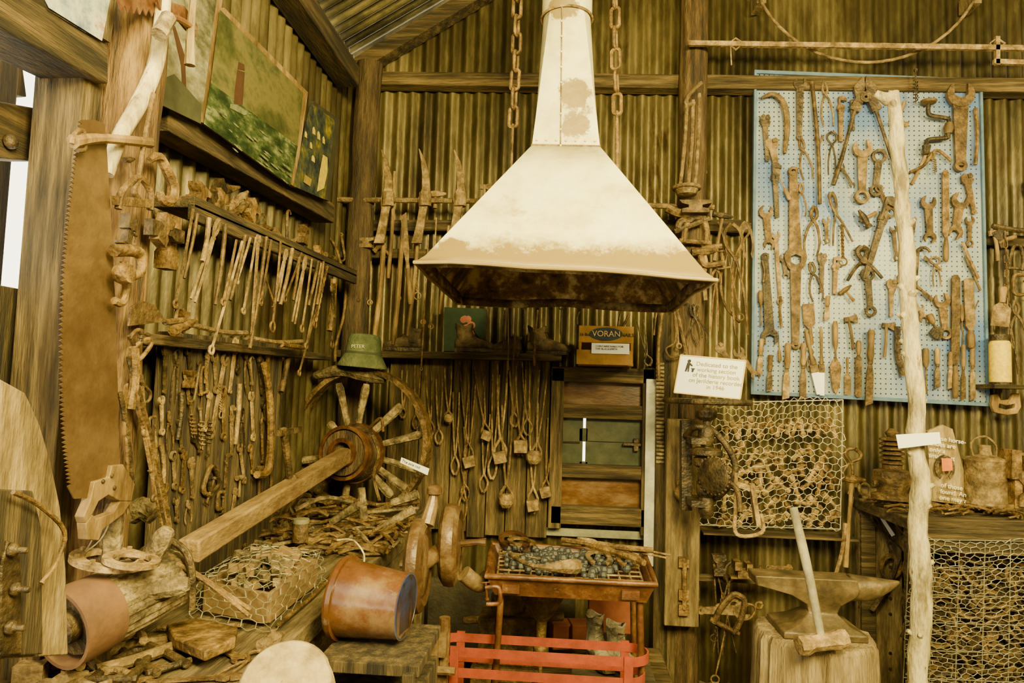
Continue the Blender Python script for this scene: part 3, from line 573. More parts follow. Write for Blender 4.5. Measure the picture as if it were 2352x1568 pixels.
bx('panel_2_low',1330,1058,1350,1080,.015,.015,glassm,wn);bx('panel_3',1280,1085,1482,1170,.015,.015,brglass,wn); bx('muntin',1286,1012,1332,1018,.03,.01,timberh,wn);bx('muntin_right',1350,1012,1476,1017,.03,.01,timberh,wn)
bx('latch',1430,1016,1472,1024,.05,.02,irond,wn);bx('stile',1455,1006,1466,1036,.045,.02,irond,wn)
bx('white_strip',1484,870,1504,1300,.11,.012,flatm('white_paint',(.5,.48,.36)))
bx('ribbed_timber_post',1506,720,1526,1600,.06,.09,timber); bx('pale_timber_upright',1528,960,1600,1432,.2,.06,mat('brown_upright_wood',[(.09,.06,.025),(.18,.125,.055),(.27,.2,.1)],5,st=(4,4,.6),rough=.8,bump=.6),bevel=.006); bx('timber_upright',1528,640,1542,1600,.05,.1,timber)
b=B()
for i in range(26): b.tube([P(1507,835+i*9,'B',.157),P(1525,836+i*9,'B',.157)],.008,6)
b.obj('rope_binding',driftw)
bx('pale_metal_sheet',1250,1210,1500,1240,.035,.01,flatm('pale_zinc',(.22,.21,.14)))

# ---------------- signs
q=[P(u,v,'Y',3.25) for u,v in [(1563,815),(1713,828),(1700,916),(1548,901)]]; b=B(); b.pex(q,V((0,1,0)),.004); sg=b.obj('history_sign',white)
rt_=(q[1]-q[0]).normalized(); up_=(q[0]-q[3]).normalized(); hgt=(q[0]-q[3]).length; wid=(q[1]-q[0]).length
tl=flatm('grey_lettering',(.3,.24,.12))
text(sg,'Dedicated to the\nworking section\nof the history book\non Jerilderie recorded\nin 1946',q[3]+rt_*wid*.58+up_*hgt*.76+V((0,-.002,0)),rt_,up_,.0275,tl,align='CENTER')
b=B()
for i in range(4): b.beam(q[i]+V((0,-.002,0)),q[(i+1)%4]+V((0,-.002,0)),.004,.005)
b.obj('gilt_border',goldm,parent=sg)
b=B(Matrix.Translation(q[0]+rt_*.045-up_*.045+V((0,-.001,0)))@Matrix(((rt_.x,up_.x,0,0),(rt_.y,up_.y,-1,0),(rt_.z,up_.z,0,0),(0,0,0,1))))
b.ann(.0,.02,.008,.0005,0,.002,12); b.ex([(-.008,.012),(.006,.012),(.02,.0),(.016,-.004),(.005,.002),(.006,-.03),(-.001,-.03),(-.001,-.012),(-.006,-.03),(-.013,-.03)],0,.002); b.ex([(.012,-.012),(.034,-.012),(.028,-.018),(.026,-.03),(.018,-.03),(.018,-.018)],0,.002)
b.obj('blacksmith_pictogram',black,parent=sg)
def tag(name,pts,y,body='',size=.02):
    q=[P(u,v,'Y',y) for u,v in pts]; b=B(); b.pex(q,V((0,1,0)),.002); o=b.obj(name,white)
    if body: text(o,body,q[3]+(q[0]-q[3])*.3+V((0,-.002,0))+(q[1]-q[0])*.05,(q[1]-q[0]),(q[0]-q[3]),size,black)

# ---------------- post drill
b=B(); yd=3.27
c=P(1624,922,'Y',yd); r=92*yd/FP
def ringz(b,c,r,t,n=30): b.tube([c+V((math.cos(2*math.pi*i/n)*r,math.sin(2*math.pi*i/n)*r,0)) for i in range(n)],t,8,closed=True)
ringz(b,c,r,.014)
for i in range(4):
    a=i*math.pi/2+.5; b.tube([c,c+V((math.cos(a)*r,math.sin(a)*r,0))],.011,6)
b.tube([c+V((0,0,.01)),P(1622,1180,'Y',yd)],.018,10)
for v,rr_,h in((950,.05,.03),(1000,.038,.05),(1038,.075,.022),(1060,.06,.03),(1120,.045,.05),(1160,.035,.06)): b.lathe([(rr_*.6,-h),(rr_,-h*.5),(rr_,h*.5),(rr_*.6,h)],16,Matrix.Translation(P(1622,v,'Y',yd)))
gc=P(1640,1092,'Y',yd-.09); gn=V((-.75,-.66,0)); GM=Matrix.Translation(gc)@gn.to_track_quat('Z','Y').to_matrix().to_4x4()
b.lathe([(.025,-.03),(.075,-.015),(.085,.0),(.08,.01),(.03,.02)],28,GM)
for i in range(26):
    a=i*math.pi/13; pt=GM@V((math.cos(a)*.083,math.sin(a)*.083,.002)); b.ball(pt,.009,6)
b.tube(wob([P(1576,1000,'Y',yd+.1),P(1600,980,'Y',yd),P(1650,1000,'Y',yd),P(1690,1075,'Y',yd),P(1650,1140,'Y',yd),P(1590,1150,'Y',yd+.05)],20,0),.016,8)
b.beam(P(1575,965,'Y',yd+.14),P(1575,1170,'Y',yd+.14),.05,.06,V((0,1,0))); b.box(P(1596,1010,'Y',yd+.06),(.07,.2,.03)); b.box(P(1596,1150,'Y',yd+.06),(.07,.2,.03))
dr=b.obj('post_drill',irond,bevel=.002)
b=B(); b.tube(wob([gc,P(1690,1120,'Y',yd-.1),P(1700,1175,'Y',yd-.12)],10,0),.012,8); b.obj('crank',iron,parent=dr)
b=B(); b.tube(wob([P(1690,1085,'Y',3.2),P(1690,1160,'Y',3.2),P(1692,1226,'Y',3.2),P(1750,1222,'Y',3.2),P(1748,1180,'Y',3.2)],24,0),.009,8); b.beam(P(1726,1110,'Y',3.2),P(1740,1205,'Y',3.2),.03,.02,w2=.05); b.beam(P(1685,1110,'Y',3.2),P(1728,1122,'Y',3.2),.016,.026); b.obj('hand_crank',ironl)
b=B(); b.ball(P(1572,1130,'B',.3),.05,12,sq=(1,.5,1)); b.box(P(1572,1110,'B',.28),(.08,.03,.03)); 
for v in (1290,1400,1365): b.box(P(1570,v,'B',.27),(.05,.03,.05))
b.tube([P(1572,1280,'B',.28),P(1572,1400,'B',.28)],.012,8); b.obj('upright_fittings',iron)
b=B(); yy=3.5
for s in((1578,225,1562,430),(1606,215,1596,425),(1592,230,1580,430)): b.tube(wob([P(s[0],s[1],'Y',yy),P((s[0]+s[2])/2+3,(s[1]+s[3])/2,'Y',yy),P(s[2],s[3],'Y',yy)],10,0),.010,8)
b.tube(wob([P(1612,190,'Y',yy),P(1585,215,'Y',yy),P(1575,240,'Y',yy),P(1596,236,'Y',yy)],10,0),.012,8)
c=P(1577,432,'Y',yy); ringz(b,c,.065,.01,20); b.lathe([(.02,-.045),(.05,-.035),(.065,0),(.03,.02)],18,Matrix.Translation(c)); b.obj('hanging_iron_stand',ironl)
tools('''pinc 1703 770 1680 515 44;rod 1702 735 1655 520 16;hammer 1640 600 1660 490 46;tongs 1690 690 1712 510 30;hook 1582 840 1550 690 34;shack 1595 560 1600 495 60;shack 1588 520 1580 500 70;still 1620 690 1612 600 30;block 1590 498 1590 470 60;gcl 1640 620 1630 560 60;shoe 1720 600 1712 510 30
iron 1530 480 1600 486 22;hammer 1620 610 1616 570 60;hook 1560 690 1545 620 30;pliers 1612 790 1588 700 30;adj 1700 860 1645 790 26;rod 1560 800 1548 700 12;open 1740 870 1690 800 26;cross 1595 775 1600 700 34;tongs 1640 760 1645 620 26''','B',.2)
ptube('bent_tool_rod',[(1548,700),(1552,780),(1530,800),(1540,820),(1570,812),(1572,795)],'B',.22,.006,iron,sm=20)
ptube('curved_iron_lever',[(1650,510),(1668,560),(1655,640),(1665,700),(1700,740)],'B',.16,[.012,.009,.008,.008],iron,sm=20)

# ---------------- chicken wire board with taps
def wire(b,fn,nu,nv,r=.0017,jit=.0):
    pt={}
    for j in range(nv+1):
        for i in range(nu+1):
            a=.17 if (i+j)%2 else -.17
            pt[i,j]=fn(i/nu,(j+a)/nv)+V([random.uniform(-jit,jit) for _ in range(3)])
    for j in range(nv+1):
        for i in range(nu): b.tube([pt[i,j],pt[i+1,j]],r,3)
        if j<nv:
            for i in range(nu+1):
                if (i+j)%2: b.tube([pt[i,j],pt[i,j+1]],r*1.3,3)
def quad(a,b_,c,d): return lambda s,t:(a*(1-s)+b_*s)*(1-t)+(d*(1-s)+c*s)*t
def sag(fn,k): return lambda s,t:fn(s,t)+V((.01*math.sin(9*t+4*s),-k*math.sin(math.pi*max(0,min(1,t)))*(1+.6*math.sin(7*s+3*t)),.012*math.sin(8*s+2)))
Q=[P(u,v,'B',.2) for u,v in((1632,925),(1936,918),(1930,1215),(1604,1205))]
b=B(); wire(b,sag(quad(*Q),.02),32,20,.0014,.005)
for i in range(4): b.tube([Q[i],Q[(i+1)%4]],.003,5)
b.obj('chicken_wire_panel',wirem)
b=B()
for u0,u1,v,n in((1660,1920,985,15),(1650,1910,1045,8),(1640,1920,1080,12),(1650,1920,1110,10),(1650,1920,1150,8),(1640,1930,1190,12)):
    for i in range(n):
        u=u0+(u1-u0)*(i+.5)/n+random.uniform(-6,6); w=v+random.uniform(-8,8); a=random.uniform(-1.4,1.4) if v>1000 else random.uniform(-.4,.4); M=Matrix.Translation(P(u,w,'B',.11))@Matrix.Rotation(a,4,'Y'); b.M=M; h=random.uniform(.035,.065)
        b.mi=random.choice([0,0,1]); b.lathe([(.013,-h),(.015,-h*.6),(.010,-h*.5),(.011,h*.4),(.017,h*.5),(.017,h)],8); b.tube([(-.026,0,h*.2),(.026,0,h*.2)],.007,6)
b.M=Matrix(); b.obj('tap_and_plug_collection',[ironl,iron])
bx('wire_panel_board',1600,1212,1940,1222,.0,.18,timberh)

bx('lower_shelf_board',1600,1316,1955,1346,.15,.05,timberh)
tools('''block 1650 1318 1648 1270 26 ; vice 1700 1320 1700 1282 50;adj 1760 1300 1820 1306 24;tongs 1648 1500 1680 1290 34;divid 1670 1500 1640 1290 40;rod 1640 1568 1676 1380 20;twist 1636 1480 1660 1360 8;pliers 1700 1410 1750 1385 34;ring 1640 1400 1700 1385 30;big 1610 1400 1720 1400 40;shack 1660 1440 1700 1360 60''','B',.24)
bx('riveted_plank',1962,1118,2062,1620,.05,.06,mat('brown_riveted_wood',[(.08,.055,.025),(.16,.115,.055),(.26,.19,.1)],5,st=(3,3,.7),rough=.8,bump=.6))
b=B()
for i in range(24): b.lathe([(.009,0),(.006,.006)],8,Matrix.Translation(P(1975+random.choice([0,30,70]),1140+i*18,'B',.11))@Matrix.Rotation(math.pi/2,4,'X'))
b.obj('rivets_row',irond)
tools('''hammer 1940 1300 1955 1090 56;tongs 2065 1230 1975 1110 34;rod 1920 1340 1960 1140 14;shoe 2040 1330 2050 1270 50;pinc 1935 1130 1962 1030 40;cross 2075 1290 2000 1180 34;iron 1915 1330 1940 1200 9;iron 2000 1400 2060 1280 12''','B',.16)
tag('paper_tag',[(2022,1190),(2030,1190),(2056,1228),(2048,1232)],3.6)

# ---------------- right bench with objects
zb=P(2200,1180,'Y',3.3).z
b=B(); xa=P(2050,1180,'Y',3.3).x; b.box(((xa+3.2)/2,3.45,zb-.03),(3.2-xa,.62,.05)); b.box(((xa+3.2)/2,3.15,zb-.09),(3.2-xa,.04,.1))
for x in(xa+.05,2.7): b.box((x,3.2,zb/2),(.07,.07,zb-.06)); b.box((x,3.7,zb/2),(.07,.07,zb-.06))
b.obj('workbench',timberh,bevel=.004)
sb=poly('horseshoe_notice_board',[(2130,990),(2165,975),(2188,985),(2222,1110),(2222,1160),(2138,1150)],'Y',3.42,-.02,pale)
wl=flatm('white_marker',(.85,.8,.6))
ra=V((1,0,-.12)); ua=V((.12,0,1))
text(sb,'These horse-\nshoes are\nonly a\nsmall part',P(2137,1008,'Y',3.40),ra,ua,.03,wl,ext=.0015); text(sb,'of those\nfound. Any-\none may ask',P(2160,1118,'Y',3.40),ra,ua,.03,wl,ext=.0015)
tool('shoe 2170 1104 2168 1044 44','Y',3.39,irond); poly('orange_label',[(2162,1052),(2186,1052),(2188,1080),(2164,1082)],'Y',3.372,.002,flatm('orange',(.6,.2,.06)))
b=B(); c=P(2050,1145,'Y',3.4); k=3.4/FP
b.M=Matrix.Translation(c)
b.lathe([(k*42,0),(k*42,.02),(k*30,.03),(k*32,.06),(k*40,.1),(k*38,.13),(k*20,.14),(k*20,.16)],20)
for i in range(6): b.lathe([(k*17,.16+i*.022),(k*25,.165+i*.022),(k*25,.172+i*.022),(k*17,.18+i*.022)],18)
b.tube([(-.09,0,.07),(.09,0,.07)],.018,8); b.lathe([(k*10,.29),(k*14,.31),(k*6,.33)],12); b.M=Matrix(); b.obj('small_engine_cylinder',iron)
b=B(); c=P(2264,1160,'Y',3.4); b.M=Matrix.Translation(c); b.lathe([(k*40,0),(k*42,.01),(k*40,.02),(k*40,.2),(k*42,.21),(k*38,.22),(k*14,.235),(k*12,.25),(k*12,.28)],24); b.tube(wob([(.08,0,.05),(.14,0,.12),(.17,0,.25)],8,0),.007,8); b.tube(wob([(-.05,0,.22),(-.06,0,.29),(0,0,.32),(.05,0,.28),(.05,0,.22)],12,0),.005,6); b.M=Matrix(); b.obj('oil_can',ironl)
tool('vice 2320 1160 2320 1030 70','Y',3.4); tool('block 2345 1160 2345 1080 40','Y',3.35)
b=B(); 
for i in range(70):
    u=random.uniform(2050,2350); w=random.uniform(1160,1195); p=P(u,w,'Y',3.3); p.z=zb+random.uniform(0.006,.035); p.y=random.uniform(3.18,3.5); a=random.uniform(0,3.14); b.tube(wob([p,p+V((math.cos(a)*.06,math.sin(a)*.06,.01)),p+V((math.cos(a+.6)*.12,math.sin(a+.6)*.1,0))],5,0),.005,5)
b.obj('iron_scrap_pile',iron)
Q=[P(u,v,'Y',3.12) for u,v in((2088,1238),(2500,1245),(2500,1640),(2072,1620))]
b=B(); wire(b,sag(quad(*Q),.012),36,36,.0014,.004)
for i in range(7): b.tube([Q[0].lerp(Q[3],i/6),Q[1].lerp(Q[2],i/6)],.002,5)
for i in range(8): b.tube([Q[0].lerp(Q[1],i/7),Q[3].lerp(Q[2],i/7)],.002,5)
b.obj('wire_cage_front',wirem)
b=B()
for i in range(520):
    s=random.random();t=random.uniform(.05,1) ; p=quad(*Q)(s,t); p.y=random.uniform(3.2,3.4); p.z=max(p.z,.07)
    if t<.25 and random.random()<.7: continue
    p.x=max(p.x,xa+.15)
    M=Matrix.Translation(p)@Matrix.Rotation(random.uniform(-.5,.5)+math.pi/2,4,'X')@Matrix.Rotation(random.uniform(0,6.28),4,'Z')@Matrix.Rotation(random.uniform(-.5,.5),4,'X'); b.M=M; b.mi=random.choice([0,1,1])
    b.tube([(math.cos(math.radians(-50+280*i/10))*.06,math.sin(math.radians(-50+280*i/10))*.07,0) for i in range(11)],.009,5)
b.M=Matrix(); b.obj('horseshoe_pile',[iron,irond])
chain('small_chain',[(2308,535),(2312,620),(2310,700)],D-.12,lk=.04,r=.004)
tools('''axe 2330 545 2290 560 50;axe 2290 600 2280 530 40;tongs 2330 860 2310 690 24;pliers 2340 800 2330 690 34;spat 2300 660 2292 750 40;iron 2275 520 2400 530 12;pinc 2400 800 2390 600 40;adj 2380 540 2370 400 40;shack 2330 620 2335 560 34;gcl 2340 690 2340 620 34''','B',.1)
b=B(); c=P(2298,882,'B',.17); b.M=Matrix.Translation(c); b.lathe([(.045,0),(.048,.01),(.048,.2),(.04,.22)],20); b.mi=1; b.lathe([(.047,.22),(.047,.25),(.0,.252)],20); b.lathe([(.049,-.01),(.049,.01)],20); b.M=Matrix(); b.obj('glass_jar',[flatm('yellow_contents',(.72,.52,.08),sc=60),irond])
b=B(); b.box(P(2298,888,'B',.12),(.2,.24,.02)); b.obj('jar_shelf',timberh)
def sawhandle(name,cx,cy,s,pl,off,rot=0,m=wood):
    o=[(-40,-50),(10,-55),(35,-40),(40,0),(30,45),(0,55),(-35,50),(-38,30),(-15,20),(-18,-15),(-40,-25)]
    hh=[(-2,-32),(14,-30),(20,0),(12,28),(-2,26),(4,0)]
    b=B(); ca,sa=math.cos(rot),math.sin(rot)
    f=lambda x,y:P(cx+(x*ca-y*sa)*s,cy+(x*sa+y*ca)*s,pl,off)
    ring=lambda L:[f(x,y) for x,y in L]
    b.pex(ring([o[0],o[1],o[2],o[3],hh[2],hh[1],hh[0],hh[5],o[9],o[10]]),NRM[pl],.025); b.pex(ring([o[3],o[4],o[5],o[6],o[7],o[8],o[9],hh[5],hh[4],hh[3],hh[2]]),NRM[pl],.025)
    return b.obj(name,m,bevel=.004)
sawhandle('saw_handle',2305,928,.62,'B',.1,math.pi/2)

# ---------------- stripped branch pole
pp=[(2050,215),(2060,330),(2072,450),(2080,600),(2092,760),(2100,900),(2108,1050),(2112,1200),(2110,1380),(2108,1640)]
b=B(); q=wob([P(u,v,'Y',3.0) for u,v in pp],90,.016,3); 
b.tube(q,[(.027+.013*i/90)*(1+.28*noise.noise(p*13)) for i,p in enumerate(q)],12)
for i in range(20):
    p=random.choice(q[2:-2]); a=random.uniform(math.pi*.8,math.pi*2.2); d=V((math.cos(a),math.sin(a),.5)); b.tube([p+d*.015,p+d*.034,p+d*random.uniform(.04,.05)],[.018,.013,.008],7)
b.tube([q[0]+V((-.07,0,.0)),q[0]+V((-.02,0,-.03)),q[1]],[.015,.028,.03],8)
b.obj('stripped_branch_pole',bleach,smooth=60)
tag('paper_label',[(2058,998),(2158,992),(2162,1018),(2064,1030)],2.93)

# ---------------- anvil, stump and sledge hammer
YA=2.75; ax=P(1885,1320,'Y',YA)
b=B(); ztop=ax.z; x0=ax.x
def sec(z,xa,xb,hw): return [V((x0+xa,YA-hw,ztop+z)),V((x0+xb,YA-hw,ztop+z)),V((x0+xb,YA+hw,ztop+z)),V((x0+xa,YA+hw,ztop+z))]
b.loft([sec(-.21,-.17,.13,.11),sec(-.185,-.17,.13,.11),sec(-.165,-.11,.08,.08),sec(-.13,-.06,.045,.045),sec(-.10,-.065,.06,.045),sec(-.065,-.13,.11,.055),sec(-.05,-.19,.12,.058),sec(-.035,-.255,.12,.058),sec(0,-.26,.115,.058)])
q=[V((x0+.10,YA,ztop-.04)),V((x0+.16,YA,ztop-.042)),V((x0+.21,YA,ztop-.035)),V((x0+.25,YA,ztop-.025)),V((x0+.29,YA,ztop-.012))]
b.tube(q,[.05,.046,.036,.022,.005],14); b.obj('anvil',mat('anvil_iron',[(.045,.031,.015),(.09,.063,.03),(.17,.12,.06)],9,rough=.5,metal=.2,bump=.3,var=0),bevel=.005)
sc_=P(1868,1445,'Y',YA); zst=ztop-.21; b=B(); rings=[]; ns=60
for z in(0,.1,.2,.3,.4,.5,zst-.02,zst):
    if z>zst-.01 and z!=zst: continue
    rings.append([V((sc_.x+math.cos(2*math.pi*i/ns)*r_,YA+math.sin(2*math.pi*i/ns)*r_,z)) for i in range(ns) for r_ in [(.215+.02*noise.noise(V((i*.9,0,z*2)))+.02*(1-z/zst))-(.012 if z==zst else 0)]])
b.loft(rings); stump=b.obj('tree_stump',mat('stump_wood',[(.11,.075,.033),(.22,.16,.08),(.36,.28,.15)],7,st=(3,3,.4),rough=.9,bump=1,var=0))
b=B(); hp=P(1888,1455,'Y',2.5); hp.z=zst+.045; tp=P(1822,1165,'Y',2.62)
b.mi=1; b.tube(wob([hp,hp.lerp(tp,.5)+V((.004,0,0)),tp],10,0),[.014,.014,.015,.015,.016,.016,.017,.017,.016,.016,.015],10); b.mi=0
ha=V((-.085,-.02,-.01));b.tube([hp+ha,hp+ha*.7,hp+ha*.45,hp-ha*.45,hp-ha*.7,hp-ha],[.032,.036,.028,.03,.036,.032],8); b.obj('sledge_hammer',[ironl,mat('grey_handle_wood',[(.13,.11,.07),(.23,.2,.13),(.33,.29,.19)],10,rough=.8,var=0)])

# ---------------- forge tray table
A=[P(1118,1292,'Y',2.45),P(1508,1318,'Y',2.45),P(1478,1250,'Y',2.95),P(1130,1225,'Y',2.95)]
zt=.86
for p in A: p.z=zt
b=B(); cc=sum(A,V())/4
out=rect(5,*A); low=[p+(cc-p)*.1-V((0,0,.07)) for p in out]; inn=[p+(cc-p)*.05 for p in out]; inl=[p+(cc-p)*.12-V((0,0,.05)) for p in out]
b.loft([low,out,inn,inl]); b.tube(out,.010,8,closed=True)
for p,s in((A[0],(1,1)),(A[1],(-1,1)),(A[2],(-1,-1)),(A[3],(1,-1))):
    t=p+V((s[0]*.05,s[1]*.05,-.06)); e_=V((t.x-s[0]*.03,t.y,0)); b.tube([t,e_],.012,8)
lp=[V((A[0].x+.04,A[0].y+.05,.3)),V((A[1].x-.04,A[1].y+.05,.3)),V((A[2].x-.05,A[2].y-.05,.3)),V((A[3].x+.05,A[3].y-.05,.3))]
for i in range(4): b.beam(lp[i],lp[(i+1)%4],.01,.025)
for s in(.15,.85): c=A[0].lerp(A[1],s); b.beam(c+V((-.03,-.01,-.035)),c+V((.03,-.01,-.035)),.02,.03)
forge=b.obj('forge_hearth_table',redrust,smooth=50)
b=B(); 
for i in range(14): 
    a=inl[0].lerp(inl[5],i/13)+V((0,0,.03)); c=inl[15].lerp(inl[10],i/13)+V((0,0,.03)); b.tube([a,c],.004,5)
for i in range(8):
    a=inl[0].lerp(inl[15],i/7)+V((0,0,.034)); c=inl[5].lerp(inl[10],i/7)+V((0,0,.034)); b.tube([a,c],.004,5)
b.obj('iron_grate',ironl,parent=forge)
b=B()
for i in range(260):
    s,t=random.gauss(.4,.22),random.gauss(.6,.2); s=min(max(s,.06),.94);t=min(max(t,.06),.94); p=quad(inl[0],inl[5],inl[10],inl[15])(s,t); b.ball(p+V((0,0,.035+random.uniform(0,.02))),random.uniform(.008,.02),7,jit=.01)
b.obj('coal_pile',coal,parent=forge,smooth=10)
def onz(s,z,mi=None): return tool(s,'Z',z,mi)
onz('shoe 1185 1262 1175 1222 70',zt+.01,redrust); onz('shoe 1215 1255 1180 1236 60',zt+.03)
onz('tongs 1535 1280 1330 1240 40',zt+.02); onz('shoe 1450 1305 1440 1270 60',zt+.015,iron); onz('iron 1290 1245 1500 1270 12',zt+.03); onz('tongs 1150 1270 1330 1300 34',zt+.0);onz('iron 1480 1300 1340 1255 14',zt+.02);onz('shoe 1380 1300 1370 1265 60',zt+.015,ironl)
b=B(); b.tube(wob([P(1170,1272,'Z',zt+.02),P(1230,1300,'Z',zt+.04),P(1330,1300,'Z',zt+.03)],14,0),[.008]*8+[.01,.013,.018,.024,.028,.028,.022],8); b.obj('forging_scoop',ironl)
b=B(); c=P(1246,1350,'Y',2.75); b.M=Matrix.Translation(V((c.x,2.75,zt-.09))); b.lathe([(.09,0),(.085,-.06),(.05,-.12),(.022,-.15),(.018,-.24),(.03,-.25),(.03,-.29),(.008,-.3),(.008,-.36),(.03,-.37),(.035,-.4),(.02,-.425),(0,-.43)],20); b.M=Matrix(); b.obj('forge_ash_dump',iron)
# blower
b=B()
def disc(b,c,r,t,ax_):
    z=V(ax_).normalized(); M=Matrix.Translation(c)@z.to_track_quat('Z','Y').to_matrix().to_4x4()
    b.lathe([(r*.25,-t*.9),(r*.3,-t*.8),(r*.6,-t*.75),(r*.7,-t*.5),(r*.85,-t*.8),(r,-t*.45),(r*1.02,-t*.1),(r*1.02,t*.1),(r,t*.45),(r*.85,t*.8),(r*.7,t*.5),(r*.6,t*.75),(r*.3,t*.8),(r*.25,t*.9)],36,M)
c1=P(960,1298,'Y',2.3); c2=P(1036,1250,'Y',2.5); axd=(1,.04,.02)
disc(b,c1,102*2.3/FP,.036,axd); disc(b,c2,90*2.5/FP,.042,axd)
b.tube([c1,c2],.03,12); b.tube([c2,c2+V((.10,-.03,.02)),c2+V((.13,-.03,.02))],[.016,.011,.016],8); b.tube([c1+V((.02,.02,.13)),c1+V((.03,.05,.19)),c1+V((.035,.06,.24))],[.026,.022,.012],10)
b.lathe([(.012,0),(.026,.01),(.026,.03),(.01,.04)],12,Matrix.Translation(c1+V((.035,.06,.22))))
b.tube(wob([c2+V((.05,0,-.1)),c2+V((.1,.05,-.15)),V((A[3].x,2.8,zt-.1))],10,0),.03,12)
base=V((c2.x,2.42,0)); b.tube([base,base+V((0,0,.72))],.02,10)
for i in range(3):
    a=i*2.1+.4; b.tube([base+V((0,0,.3)),base+V((math.cos(a)*.2,math.sin(a)*.2,0))],.01,8)
b.box(base+V((-.01,0,.64)),(.05,.09,.08)); b.box(base+V((.0,0,.52)),(.035,.06,.06)); b.lathe([(.0,.0),(.06,.0),(.06,.02),(0,.025)],14,Matrix.Translation(base+V((-.07,-.12,.42)))); b.tube([base+V((-.07,-.12,.43)),base+V((0,0,.36))],.01,6)
b.box(base+V((-.03,-.05,.60)),(.04,.03,.14)); b.tube([base+V((-.09,-.05,.56)),base+V((.05,-.05,.56))],.014,8); b.tube([base+V((-.03,-.07,.52)),base+V((-.03,-.07,.66))],.012,8)
b.tube([c1+V((-.03,0,0)),c1+V((-.06,0,0))],.014,8); b.obj('forge_blower',mat('blower_cast_iron',[(.05,.03,.015),(.105,.06,.03),(.22,.155,.08)],7,rough=.4,metal=.15,bump=.3,var=0),smooth=35)
tool('gcl 1130 1335 1135 1395 40','Y',2.4,redrust)
b=B(); yf=2.50
zA=P(1240,1508,'Y',yf-.07).z; zB_=P(1240,1556,'Y',yf-.07).z
L_=P(1002,1500,'Y',yf); Rr=P(1490,1530,'Y',yf); cxm=(L_.x+Rr.x)/2
for z,rr_ in((zA,1),(zB_,.97)):
    q=[]; hw=(Rr.x-L_.x)/2*rr_; r_=.07
    for i in range(9): a=math.pi/2+math.pi*i/8; q.append(V((cxm-hw+r_+math.cos(a)*r_,yf+math.sin(a)*r_,z)))
    for i in range(9): a=-math.pi/2+math.pi*i/8; q.append(V((cxm+hw-r_+math.cos(a)*r_,yf+math.sin(a)*r_,z)))
    rg=[]
    for p in q:
        ii=(V((cxm,yf,p.z))-p).normalized()*.006; rg.append([p+V((0,0,-.016)),p+V((0,0,.016)),p+ii+V((0,0,.016)),p+ii+V((0,0,-.016))])
    rg.append(rg[0]); b.loft(rg,cap=False)
for sx in(-.30,.30):
    b.box((cxm+sx,yf-.075,zA/2+.01),(.03,.010,zA+.02)); b.box((cxm+sx,yf+.075,zA/2+.01),(.03,.010,zA+.02))
b.obj('red_stand_frame',flatm('red_paint',(.24,.055,.032)))
boot('leather_boot',1378,1525,2.80,.19,.85,-1.2,pleather); boot('leather_boot',1432,1538,2.76,.20,.72,-1.0,pleather)
b=B(); 
for u in(1292,1335): c=P(u,1455,'Y',3.2); b.box(c,(.11,.1,.11),Matrix.Rotation(.2,3,'Z'))
c=P(1400,1395,'Y',3.3); b.box(c,(.2,.05,.22)); 
b.obj('red_brick_block',flatm('brick_red',(.2,.07,.04)),bevel=.006)
b=B(); c=P(1340,1500,'Y',3.2); b.box((c.x+.05,3.35,.12),(.7,.5,.24)); b.obj('low_plinth',timberh,bevel=.01)
c=P(1405,1532,'Y',2.80); b=B(); b.box((c.x,2.78,c.z-.014),(.32,.32,.02)); b.box((c.x,2.78,(c.z-.02)/2),(.26,.26,c.z-.02)); b.obj('boot_stand_crate',timberh,bevel=.005)
b=B(); c=P(1150,1425,'Y',3.55); b.box(c,(.75,.02,.4)); b.obj('dark_sheet_iron',mat('dark_sheet',[(.03,.025,.015),(.08,.065,.04)],4,rough=.5,metal=.3))
b=B(); c=P(1165,1440,'Y',3.1); b.box((c.x,3.15,c.z-.05),(.25,.2,.2)); b.lathe([(.07,0),(.08,.02),(.08,.08),(.03,.1),(.03,.16)],18,Matrix.Translation(V((c.x,3.15,c.z+.05)))); b.tube([V((c.x-.2,3.1,c.z+.02)),V((c.x+.25,3.1,c.z+.06))],.02,8); b.box((c.x,3.15,(c.z-.15)/2),(.3,.25,c.z-.15)); b.obj('old_machine_base',iron,bevel=.006)

# ---------------- left bench
ZB=.86; XE=-.685
b=B(); xw=(XE-XL)/2
for i in range(2): b.box((XL+xw*(i+.5),2.1,ZB-.03),(xw-.004,3.2,.06))
b.box((XE-.03,2.1,ZB-.12),(.04,3.2,.12))
for y in(.6,2.1,3.6): b.box((XE-.06,y,ZB/2-.05),(.08,.08,ZB-.1)); b.box((XL+.12,y,ZB/2-.05),(.08,.08,ZB-.1))
b.obj('wooden_bench',benchm,bevel=.005)
Yb=1.93; bc=P(852,1380,'Y',Yb); b=B(); cz=bc.z-.107
for z in(.1,.3,.5,.66): b.box((bc.x+.04,Yb,z),(.26,.30,.12))
b.box((bc.x+.04,Yb,cz-.015),(.27,.31,.03)); b.box((bc.x-.07,Yb-.16,cz/2),(.03,.03,cz-.03)); b.box((bc.x+.15,Yb-.16,cz/2),(.03,.03,cz-.03)); b.obj('packing_crate',timber,bevel=.003)
b=B(); axb=V((.96,-.12,-.04)).normalized(); M=Matrix.Translation(bc)@axb.to_track_quat('Z','Y').to_matrix().to_4x4()@Matrix.Scale(.86,4); b.M=M
b.lathe([(.127,-.11),(.131,-.105),(.131,-.092),(.122,-.09),(.102,.115),(.104,.122)],36); b.mi=1; b.lathe([(.103,.122),(.098,.123),(.094,.112),(.0,.108)],36); b.mi=0
b.lathe([(.134,-.10),(.134,-.085),(.126,-.085)],36)
